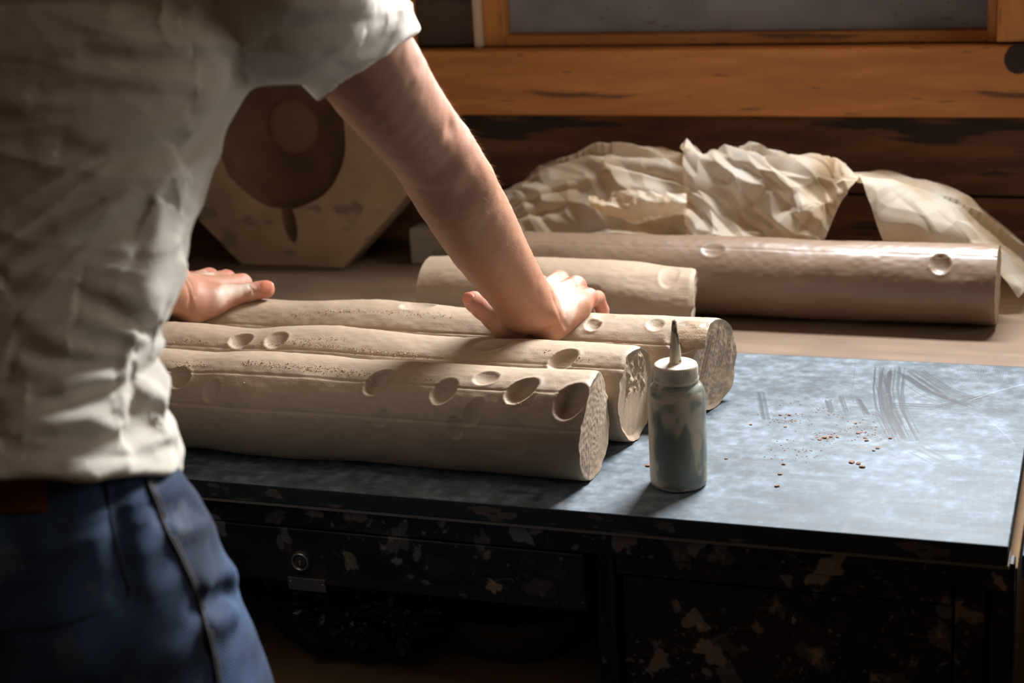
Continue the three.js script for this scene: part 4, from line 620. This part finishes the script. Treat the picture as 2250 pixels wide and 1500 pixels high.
function foldAt(x, y, z) {
  let s = 0;
  for (const f of folds) {
    if (x < f.lo.x || x > f.hi.x || y < f.lo.y || y > f.hi.y || z < f.lo.z || z > f.hi.z) continue;
    let best = 1e9, along = 0; const n = f.q.length - 1;
    for (let i = 0; i < n; i++) { const a = f.q[i], b = f.q[i + 1], bx = b[0] - a[0], by = b[1] - a[1], bz = b[2] - a[2], px = x - a[0], py = y - a[1], qz = z - a[2], h = clamp((px * bx + py * by + qz * bz) / (bx * bx + by * by + bz * bz), 0, 1), dx = px - bx * h, dy = py - by * h, dz = qz - bz * h, d = dx * dx + dy * dy + dz * dz; if (d < best) { best = d; along = (i + h) / n; } }
    { const d = Math.sqrt(best + 9e-6) - 0.003, k = clamp(along * (1 - along) * 4, 0, 1); s += f.h * Math.exp(-d / (f.w * 0.62)) * Math.sqrt(k) * sstep(2.6 * f.w, 1.4 * f.w, Math.sqrt(best)); }
  }
  return s;
}
function shirtSDF(x, y, z) {
  const d = shirtBase(x, y, z); if (Math.abs(d) > 0.03) return d;
  const low = sstep(1.17, 1.07, y), ax = x - armpit.x, ay = y - armpit.y, r = Math.hypot(ax, ay), fi = Math.atan2(ay, ax), wa = sstep(0.03, 0.10, r) * sstep(0.42, 0.16, r) * (1 - low), rid = (n) => (1 - Math.abs(n)) ** 2 - 0.42;
  return d - foldAt(x, y, z) * 1.1 - 0.0034 * wa * rid(noise(fi * 5.5 + 3, r * 7, z * 8)) - 0.0016 * (1 - low) * rid(noise(x * 7 + 2, (y + 0.25 * x) * 46, z * 7)) - 0.0040 * low * rid(noise(x * 9 + 1, (y - 0.25 * x) * 30, z * 9)) - 0.0018 * (0.4 + low) * rid(noise(x * 26, (y + 0.4 * x) * 44, z * 26)) - 0.0006 * noise(x * 70, y * 100, z * 70);
}
const armpit = trace(shirtBase, 540, 175);
const person = thing('person', 'person in an off white t-shirt and blue jeans pressing on clay logs', 'person', V(-0.81, 0, -1.02));
const away = (g) => g.translate(0.81, 0, 1.02);
{
  const clothBump = tex(512, 512, (u, v) => 128 + 40 * Math.sin(u * 512 * 0.8) * Math.sin(v * 512 * 0.8) + 60 * noise(u * 256, v * 40, 1, [256, 40]) * 0.5 + 60 * noise(u * 40, v * 256, 2, [40, 256]) * 0.5, false, 1 / 0.12, 1 / 0.12);
  const mShirt = phys({ color: rgb(214, 206, 192), roughness: 0.9, bumpMap: clothBump, bumpScale: 0.0004, sheen: 0.4, sheenColor: rgb(255, 250, 240), sheenRoughness: 0.6 });
  const g = nets(shirtSDF, [-1.16, HEM - 0.02, -1.46], [-0.50, 1.49, -0.84], 0.0038); uvCloth(g);
  const sh = mesh('t_shirt', away(g), mShirt, person); sh.userData.label = 'off white crumpled cotton t-shirt';
  const col = mesh('collar', new THREE.TorusGeometry(0.068, 0.008, 10, 40).rotateX(Math.PI / 2 - 0.35), mShirt, sh); col.position.set(NECK[0] + 0.81, NECK[1] + 0.008, NECK[2] + 1.02);
}
// --- jeans
const jeanRows = table([[300, 880, -1.012, 0.140, 0.080], [330, 985, -1.006, 0.152, 0.090], [384, 1035, -0.998, 0.174, 0.108], [405, 1065, -0.996, 0.178, 0.117], [437, 1120, -0.996, 0.182, 0.123], [470, 1190, -0.996, 0.188, 0.128], [492, 1255, -0.998, 0.191, 0.130], [502, 1300, -1.000, 0.190, 0.130], [509, 1345, -1.003, 0.188, 0.128], [530, 1430, -1.008, 0.190, 0.126], [548, 1510, -1.012, 0.192, 0.122], [560, 1600, -1.015, 0.190, 0.116]].map((r) => section(...r)));
const jB = jeanRows[0], legs = { r: chain([[jB.x + 0.092, jB.y + 0.03, -1.015, 0.098], [-0.690, 0.50, -1.045, 0.072], [-0.690, 0.30, -1.00, 0.066], [-0.690, 0.045, -0.965, 0.062]]), l: chain([[jB.x - 0.092, jB.y + 0.03, -1.005, 0.098], [-0.925, 0.50, -0.985, 0.072], [-0.930, 0.30, -0.93, 0.066], [-0.935, 0.045, -0.90, 0.062]]) };
const jTop = jeanRows[jeanRows.length - 1].y;
function jeansBase(x, y, z) {
  let d = trunk(jeanRows, x, y, z, 0); d = smax(d, y - jTop, 0.01); d = smax(d, jB.y + 0.01 - y, 0.03);
  d = smin(d, smin(tubeK(x, y, z, legs.r, 0.03), tubeK(x, y, z, legs.l, 0.03), 0.012), 0.05); return smax(d, 0.035 - y, 0.01);
}
const jf = [[-0.006, 0.010, [[430, 1110], [395, 1125], [365, 1130]]], [0.005, 0.011, [[455, 1150], [420, 1160], [390, 1155]]], [-0.008, 0.011, [[500, 1300], [470, 1325], [445, 1330]]], [0.006, 0.012, [[505, 1265], [480, 1280], [455, 1290]]], [0.006, 0.012, [[505, 1345], [485, 1360], [465, 1365]]], [-0.004, 0.012, [[470, 1180], [480, 1230], [478, 1290]]], [-0.005, 0.010, [[240, 1070], [262, 1190], [283, 1310]]]].map(([h, w, pts]) => ({ h, w, q: pts.map(([a, b]) => trace(jeansBase, a, b)) }));
function jeansSDF(x, y, z) {
  const d = jeansBase(x, y, z); if (Math.abs(d) > 0.025) return d; let s = 0;
  if (y > 0.8) for (const f of jf) { let b = 9; for (let i = 0; i < f.q.length - 1; i++) { const A = f.q[i], B = f.q[i + 1]; b = Math.min(b, cone(x, y, z, [A.x, A.y, A.z, 0, B.x, B.y, B.z, 0])); } s += f.h * Math.exp(-b * b / (f.w * f.w)); }
  return d - s - 0.0022 * noise(x * 16, y * 24, z * 16) - 0.0012 * noise(x * 40, y * 55, z * 40);
}
{
  const mDenim = std({ map: tex(1024, 1024, (u, v) => { const w = noise(u * 400, v * 60, 1, [400, 60]) * 0.5 + noise(u * 500, v * 500, 2, [500, 500]) * 0.5, a = fbm(u * 5, v * 5, 4, [5, 5]), st = sstep(0.34, 0.42, fbm(u * 9, v * 9, 4, [9, 9], 6)); return c3(c3([22, 34, 56], [70, 100, 140], clamp(0.45 + a * 0.9 + w * 0.22, 0, 1)), [150, 138, 124], st * 0.22); }, true, 1 / 0.3, 1 / 0.3), roughness: 0.9, bumpMap: tex(256, 256, (u, v) => 128 + 80 * Math.sin((u + v) * 256 * 0.785), false, 1 / 0.08, 1 / 0.08), bumpScale: 0.0003 });
  const g = nets(jeansSDF, [-1.08, 0.02, -1.20], [-0.56, jTop + 0.02, -0.80], 0.0055); uvCloth(g, true);
  const j = mesh('jeans', away(g), mDenim, person); j.userData.label = 'worn blue denim jeans with clay stains';
  const mSeam = std({ color: rgb(52, 48, 50), roughness: 0.9 }), mStitch = std({ color: rgb(120, 112, 104), roughness: 0.9 });
  const line = (pts, r, name, mat, lift = 0) => { const q = pts.map(([a, b]) => { const p = trace(jeansSDF, a, b); return p.addScaledVector(ray(a, b).normalize(), -lift); }).map((p) => p.add(V(0.81, 0, 1.02))); return mesh(name, new THREE.TubeGeometry(new THREE.CatmullRomCurve3(q), 90, r, 8), mat, j); };
  line([[322, 1048], [336, 1090], [350, 1130], [372, 1180], [395, 1225], [418, 1275], [438, 1330], [455, 1390], [468, 1450], [476, 1498]], 0.0021, 'side_seam', mSeam);
  line([[332, 1044], [348, 1090], [364, 1135], [386, 1185], [408, 1230], [430, 1278], [450, 1335], [466, 1390], [478, 1450], [486, 1498]], 0.0007, 'stitch_line', mStitch);
  // back pocket: edge and body, lying on the seat
  const po = [[-10, 1095], [60, 1085], [130, 1078], [228, 1062], [240, 1110], [255, 1190], [270, 1250], [284, 1310], [215, 1345], [130, 1372], [60, 1380], [-10, 1384]];
  line(po, 0.0010, 'pocket_edge', std({ color: rgb(40, 50, 68), roughness: 0.9 }), 0.0004);
  // brown leather patch on the waistband
  const P = [], I = [], U = []; for (let a = 0; a <= 16; a++) for (let b = 0; b <= 10; b++) { const p = trace(jeansSDF, -60 + a / 16 * (162 + 4 * b / 10), mix(1046, 1128, b / 10) - 4 * a / 16); p.addScaledVector(ray(40, 1080).normalize(), -0.0025); P.push(p.x + 0.81, p.y, p.z + 1.02); U.push(a / 16, b / 10); }
  for (let a = 0; a < 16; a++) for (let b = 0; b < 10; b++) { const k = a * 11 + b; I.push(k, k + 1, k + 11, k + 11, k + 1, k + 12); }
  const q = new THREE.BufferGeometry(); q.setAttribute('position', new THREE.Float32BufferAttribute(P, 3)); q.setAttribute('uv', new THREE.Float32BufferAttribute(U, 2)); q.setIndex(I); q.computeVertexNormals();
  const lp = mesh('leather_patch', q, std({ color: rgb(104, 58, 30), roughness: 0.6, side: THREE.DoubleSide }), j); lp.userData.label = 'brown leather patch';
  const mShoe = std({ color: rgb(58, 44, 34), roughness: 0.7 });
  for (const [x, z] of [[-0.690, -1.02], [-0.935, -0.955]]) { const f = nets((a, b, c) => smax(smin(cone(a, b, c, [x, 0.06, z + 0.06, 0.05, x, 0.045, z - 0.10, 0.046]), cone(a, b, c, [x, 0.10, z + 0.06, 0.052, x, 0.06, z + 0.04, 0.05]), 0.04), 0.002 - b, 0.008), [x - 0.08, -0.01, z - 0.19], [x + 0.08, 0.18, z + 0.14], 0.008); mesh('shoe', away(f), mShoe, person); }
}
// --- skin
const wR = armR[armR.length - 1];
const handR = { palm: chain([[wR[0], wR[1], wR[2], 0.0275], [-0.584, 0.968, -1.672, 0.0225], [-0.578, 0.9665, -1.700, 0.0180]]), meta: [[-0.596, 0.966, -1.678, 0.0165, -0.604, 0.967, -1.758, 0.0120], [-0.585, 0.967, -1.680, 0.0170, -0.581, 0.9715, -1.760, 0.0122], [-0.572, 0.965, -1.678, 0.0165, -0.559, 0.9690, -1.752, 0.0118], [-0.562, 0.956, -1.674, 0.0180, -0.5405, 0.9605, -1.738, 0.0112]],
  heel: [[-0.563, 0.9490, -1.670, 0.0180, -0.546, 0.9570, -1.712, 0.0150], [-0.606, 0.9500, -1.672, 0.0165, -0.612, 0.957, -1.705, 0.0140]],
  fing: [[[-0.604, 0.967, -1.758, 0.0102], [-0.609, 0.938, -1.793, 0.0092], [-0.608, 0.912, -1.789, 0.0082], [-0.606, 0.892, -1.778, 0.0074]], [[-0.581, 0.9715, -1.760, 0.0104], [-0.583, 0.938, -1.796, 0.0094], [-0.582, 0.909, -1.790, 0.0084], [-0.581, 0.888, -1.778, 0.0075]], [[-0.559, 0.969, -1.752, 0.0100], [-0.556, 0.940, -1.790, 0.0092], [-0.554, 0.912, -1.786, 0.0082], [-0.552, 0.893, -1.774, 0.0074]], [[-0.5405, 0.9605, -1.738, 0.0094], pz(1312, 655, -1.766, 0.0084), pz(1324, 680, -1.772, 0.0074), pz(1327, 704, -1.768, 0.0066)]],
  thumb: [[-0.604, 0.952, -1.676, 0.0165], pz(1112, 718, -1.6735, 0.0150), pz(1084, 695, -1.676, 0.0132), pz(1062, 676, -1.680, 0.0128), pz(1042, 663, -1.686, 0.0118)] };
const wL = armL[armL.length - 1], LH = (px, py, z, r) => pz(px, py, z, r);
const handL = { palm: chain([[wL[0], wL[1], wL[2], 0.0270], LH(412, 655, -1.672, 0.0235), LH(440, 645, -1.700, 0.0185)]), meta: [[...LH(420, 642, -1.680, 0.0165), ...LH(532, 624, -1.752, 0.0118)], [...LH(410, 640, -1.685, 0.0170), ...LH(497, 616, -1.762, 0.0122)], [...LH(398, 638, -1.685, 0.0165), ...LH(459, 611, -1.762, 0.0120)], [...LH(388, 645, -1.680, 0.0165), ...LH(420, 618, -1.750, 0.0112)]],
  heel: [[...LH(430, 672, -1.668, 0.0180), ...LH(470, 660, -1.690, 0.0150)], [...LH(390, 670, -1.672, 0.0165), ...LH(400, 645, -1.71, 0.0140)]],
  fing: [[LH(532, 624, -1.752, 0.0100), LH(545, 641, -1.790, 0.0090), LH(552, 660, -1.788, 0.0082), LH(552, 674, -1.780, 0.0074)], [LH(497, 616, -1.762, 0.0104), LH(506, 638, -1.798, 0.0092), LH(512, 658, -1.794, 0.0084), LH(512, 672, -1.784, 0.0075)], [LH(459, 611, -1.762, 0.0100), LH(461, 634, -1.798, 0.0090), LH(464, 654, -1.794, 0.0082), LH(464, 668, -1.784, 0.0074)], [LH(420, 618, -1.750, 0.0094), LH(416, 636, -1.782, 0.0084), LH(414, 646, -1.782, 0.0076), LH(414, 660, -1.772, 0.0068)]],
  thumb: [LH(424, 668, -1.664, 0.0175), LH(466, 660, -1.680, 0.0165), LH(512, 648, -1.702, 0.0128), LH(545, 642, -1.712, 0.0108), LH(584, 635, -1.722, 0.0104)] };
function handSDF(h, x, y, z) {
  let d = 9; for (const c of h.palm) d = smin(d, cone(x, y, z, c), 0.012); let m = 9; for (const c of h.meta) m = smin(m, cone(x, y, z, c), 0.007); d = smin(d, m, 0.012);
  for (const c of h.heel) d = smin(d, cone(x, y, z, c), 0.012);
  let t = 9; for (const c of chain(h.thumb)) t = smin(t, cone(x, y, z, c), 0.003); d = smin(d, t, 0.010);
  if (Math.abs(d) < 0.008) for (const c of h.meta) { const bx = c[4] - c[0], by = c[5] - c[1], bz = c[6] - c[2], t = ((x - c[0]) * bx + (y - c[1]) * by + (z - c[2]) * bz) / (bx * bx + by * by + bz * bz); if (t > 0.2 && t < 1.0) { const dx = x - c[0] - bx * t, l2 = dx * dx; d -= 0.0011 * Math.exp(-l2 / 7e-6) * sstep(0.2, 0.5, t) * (y > c[1] + by * t ? 1 : 0.2); } }
  for (const f of h.fing) { let q = 9; for (const c of chain(f)) q = smin(q, cone(x, y, z, c), 0.0025); d = smin(d, q, 0.0045); const k = f[0]; d = smin(d, Math.hypot(x - k[0], y - k[1] - 0.0016, z - k[2]) - k[3] * 1.04, 0.003); }
  return d;
}
const fine = (pts, n) => { const cr = new THREE.CatmullRomCurve3(pts.map((p) => V(p[0], p[1], p[2]))), out = []; for (let i = 0; i <= n; i++) { const t = i / n, p = cr.getPoint(t), u = t * (pts.length - 1), j = Math.min(pts.length - 2, Math.floor(u)), q = (k) => pts[clamp(k, 0, pts.length - 1)][3]; out.push([p.x, p.y, p.z, catmull(q(j - 1), q(j), q(j + 1), q(j + 2), u - j)]); } return out; };
const armRC = chain(fine(armR, 40)), armLC = chain(fine(armL, 28)), elb = pz(994, 326, -1.470, 0.012), dim = pz(1012, 285, -1.420, 0.006), ep = pz(985, 355, -1.455, 0.014), uln = pz(1232, 706, -1.632, 0.010);
uln[0] = -0.556; uln[1] = 0.968; uln[2] = -1.652;
const handRsph = [-0.585, 0.955, -1.72, 0.16], handLsph = [-1.0, 0.955, -1.72, 0.16];
function armRSDF(x, y, z) {
  let d = tube(x, y, z, armRC);
  d = smin(d, cone(x, y, z, [...elb, armR[5][0] + 0.02, armR[5][1], armR[5][2] + 0.005, 0.02]), 0.022); d = smin(d, Math.hypot(x - ep[0], y - ep[1], z - ep[2]) - ep[3], 0.02);
  d = smax(d, -(Math.hypot(x - dim[0], y - dim[1], z - dim[2]) - dim[3]), 0.016);
  const h = Math.hypot(x - handRsph[0], y - handRsph[1], z - handRsph[2]) - handRsph[3]; if (h < 0) { d = smin(d, handSDF(handR, x, y, z), 0.014); d = smin(d, Math.hypot(x - uln[0], y - uln[1], z - uln[2]) - uln[3], 0.012); }
  return Math.abs(d) < 0.01 ? d - 0.0005 * noise(x * 90, y * 90, z * 90) - 0.0010 * noise(x * 18, y * 18, z * 18) + creaseAt(creasesR, x, y, z) : d;
}
const creasesL = [], creasesR = [];                     // skin folds at the wrists and thumb joints
function creaseAt(list, x, y, z) { let s = 0; for (const f of list) for (let i = 0; i < f.q.length - 1; i++) { const A = f.q[i], B = f.q[i + 1], b = cone(x, y, z, [A.x, A.y, A.z, 0, B.x, B.y, B.z, 0]); if (b < f.w * 3) s = Math.max(s, f.h * Math.exp(-b * b / (f.w * f.w))); } return s; }
function armLSDF(x, y, z) {
  let d = tube(x, y, z, armLC);
  const h = Math.hypot(x - handLsph[0], y - handLsph[1], z - handLsph[2]) - handLsph[3]; if (h < 0) d = smin(d, handSDF(handL, x, y, z), 0.014);
  return Math.abs(d) < 0.01 ? d - 0.0004 * noise(x * 90, y * 90, z * 90) + creaseAt(creasesL, x, y, z) : d;
}
{
  const add = (list, sdf, h, w, pts) => { const q = pts.map(([a, b]) => trace(sdf, a, b, 1.4)); return { h, w, q }; };
  const L = [[0.0022, 0.0028, [[404, 612], [414, 632], [419, 655], [416, 685]]], [0.0012, 0.0022, [[411, 608], [424, 628], [428, 650]]], [0.0007, 0.0012, [[549, 627], [550, 643]]], [0.0007, 0.0012, [[555, 626], [557, 644]]], [0.0006, 0.0012, [[561, 626], [563, 644]]]].map((c) => add(creasesL, armLSDF, ...c));
  const Rr = [[0.0016, 0.0030, [[1203, 618], [1215, 650], [1230, 690], [1246, 720]]], [0.0009, 0.0022, [[1212, 612], [1226, 650], [1243, 690]]], [0.0008, 0.0016, [[1070, 662], [1060, 690]]], [0.0007, 0.0016, [[1076, 668], [1067, 696]]]].map((c) => add(creasesR, armRSDF, ...c));
  creasesL.push(...L); creasesR.push(...Rr);
}
const HD = [-0.806, 1.565, -1.36];                      // head, bent over the work
function headSDF(x, y, z) {
  let d = ell(x, y, z, [HD[0], HD[1] + 0.02, HD[2] + 0.012], 0.077, 0.098, 0.096); d = smin(d, ell(x, y, z, [HD[0], HD[1] - 0.055, HD[2] - 0.030], 0.056, 0.062, 0.062), 0.05);
  d = smin(d, cone(x, y, z, [HD[0], HD[1] + 0.012, HD[2] - 0.090, 0.008, HD[0], HD[1] - 0.028, HD[2] - 0.108, 0.013]), 0.018);     // nose
  for (const s of [-1, 1]) { d = smin(d, ell(x, y, z, [HD[0] + s * 0.078, HD[1] - 0.006, HD[2] + 0.012], 0.012, 0.030, 0.019), 0.008); d = smax(d, -(Math.hypot(x - HD[0] - s * 0.032, y - HD[1] - 0.006, z - HD[2] + 0.101) - 0.016), 0.014); d = smin(d, Math.hypot(x - HD[0] - s * 0.032, y - HD[1] - 0.004, z - HD[2] + 0.083) - 0.0125, 0.003); }
  d = smin(d, cone(x, y, z, [HD[0] - 0.018, HD[1] - 0.060, HD[2] - 0.090, 0.007, HD[0] + 0.018, HD[1] - 0.060, HD[2] - 0.090, 0.007]), 0.008); // lips
  return smin(d, cone(x, y, z, [...NECK, 0.058, HD[0], HD[1] - 0.06, HD[2] + 0.04, 0.052]), 0.035);
}
const coreSDF = (x, y, z) => { let d = smax(trunk(shirtRows, x, y, z, -0.045), y - topRow.y + 0.04, 0.03); d = smin(d, tube(x, y, z, yoke.map((c) => c.map((v, i) => i === 3 || i === 7 ? v - 0.022 : v))), 0.06); d = smax(d, 1.13 - y, 0.02); return smin(d, headSDF(x, y, z), 0.05); };
{
  const gR = nets(armRSDF, [-0.72, 0.862, -1.83], [-0.49, 1.36, -1.20], 0.0030), gL = nets(armLSDF, [-1.11, 0.862, -1.83], [-0.88, 1.36, -1.20], 0.0032), gC = nets(coreSDF, [-1.10, HEM, -1.52], [-0.50, 1.72, -0.85], 0.010);
  const geo = mergeGeometries([gR, gL, gC]); const p = geo.attributes.position, col = new Float32Array(p.count * 3), base = [S2L(168 / 255), S2L(119 / 255), S2L(93 / 255)], red = [S2L(186 / 255), S2L(112 / 255), S2L(92 / 255)], dust = [S2L(204 / 255), S2L(183 / 255), S2L(164 / 255)];
  const reds = [...handR.fing.map((f) => f[0]), ...handR.fing.map((f) => f[2]), handR.thumb[4], handR.thumb[3], ...handL.fing.map((f) => f[0]), handL.thumb[4], [elb[0], elb[1], elb[2] + 0.01, 0.012]];
  for (let i = 0; i < p.count; i++) {
    const x = p.getX(i), y = p.getY(i), z = p.getZ(i); let k = 0; for (const q of reds) k = Math.max(k, sstep(0.017, 0.007, Math.hypot(x - q[0], y - q[1], z - q[2]) - 0.004));
    const hand = sstep(-1.655, -1.685, z), n = fbm(x * 45, y * 45 + z * 30, 4), du = hand * sstep(-0.2, 0.25, n) * 0.8, m = 0.06 * noise(x * 30, y * 30, z * 30);
    for (let c = 0; c < 3; c++) { let v = base[c] * (1 + m); v = mix(v, red[c], 0.6 * k + 0.06 * hand); v = mix(v, dust[c], du * (1 - 0.6 * k)); col[i * 3 + c] = v; }
  }
  geo.setAttribute('color', new THREE.BufferAttribute(col, 3)); uvCloth(geo); away(geo);
  const mSkin = phys({ vertexColors: true, roughness: 0.56, bumpMap: tex(512, 512, (u, v) => 128 + 50 * noise(u * 140, v * 140, 1, [140, 140]) + 50 * fbm(u * 60, v * 60, 3, [60, 60]), false, 1 / 0.06, 1 / 0.06), bumpScale: 0.0003, sheen: 0.08, sheenColor: rgb(255, 225, 205), sheenRoughness: 0.4 });
  const body = mesh('body', geo, mSkin, person);
  { // fine hairs along the right forearm
    const q = gR.attributes.position, nn = gR.attributes.normal, ok = []; for (let i = 0; i < q.count; i++) if (q.getZ(i) < -1.36 && q.getZ(i) > -1.655 && q.getY(i) > 0.99 && nn.getX(i) + nn.getY(i) * 0.3 > 0.05) ok.push(i);
    const n = 1500, im = new THREE.InstancedMesh(new THREE.ConeGeometry(0.00006, 1, 3).translate(0, 0.5, 0), std({ color: rgb(206, 170, 132), roughness: 0.5 }), n), m4 = new THREE.Matrix4(), qt = new THREE.Quaternion(), dn = V(0.02, -0.75, -0.62);
    for (let k = 0; k < n; k++) { const i = ok[Math.floor(rnd() * ok.length)], d = V(nn.getX(i), nn.getY(i), nn.getZ(i)).multiplyScalar(rr(0.35, 0.9)).addScaledVector(dn, rr(0.6, 1.2)).add(V(rr(-0.3, 0.3), rr(-0.2, 0.2), rr(-0.3, 0.3))).normalize(), l = rr(0.004, 0.010); qt.setFromUnitVectors(V(0, 1, 0), d); m4.compose(V(q.getX(i) + 0.81, q.getY(i), q.getZ(i) + 1.02), qt, V(1, l, 1)); im.setMatrixAt(k, m4); }
    im.name = 'arm_hair'; im.userData.kind = 'stuff'; im.castShadow = im.receiveShadow = true; person.add(im);
  }
  const hair = nets((x, y, z) => smax(ell(x, y, z, [HD[0], HD[1] + 0.026, HD[2] + 0.018], 0.086, 0.106, 0.104) - 0.004 * noise(x * 60, y * 60, z * 60), Math.max(-(z - HD[2]) * 0.9 - (y - HD[1]) * 0.75 + 0.0, -(y - HD[1]) - 0.06), 0.01), [HD[0] - 0.12, HD[1] - 0.1, HD[2] - 0.12], [HD[0] + 0.12, HD[1] + 0.16, HD[2] + 0.15], 0.006);
  mesh('hair', away(hair), std({ color: rgb(70, 48, 32), roughness: 0.8 }), person);
  for (const [t, q] of [[handL.thumb, V(0.35, 0.55, 0.75)], [handR.thumb, V(-0.45, 0.6, 0.66)]]) {      // thumb nails
    const a = t[3], b = t[4], ax = V(b[0] - a[0], b[1] - a[1], b[2] - a[2]).normalize(), n = q.addScaledVector(ax, -q.dot(ax)).normalize(), s = V().crossVectors(n, ax).normalize();
    const m = mesh('thumb_nail', new THREE.SphereGeometry(1, 24, 16).scale(0.0085, 0.0022, 0.0068), std({ color: rgb(214, 138, 112), roughness: 0.35 }), body);
    m.quaternion.setFromRotationMatrix(new THREE.Matrix4().makeBasis(ax, n, s.negate())); m.position.set(b[0] + 0.81, b[1], b[2] + 1.02).addScaledVector(n, b[3] * 0.87).addScaledVector(ax, 0.0015);
  }
}
renderer.render(scene, camera);
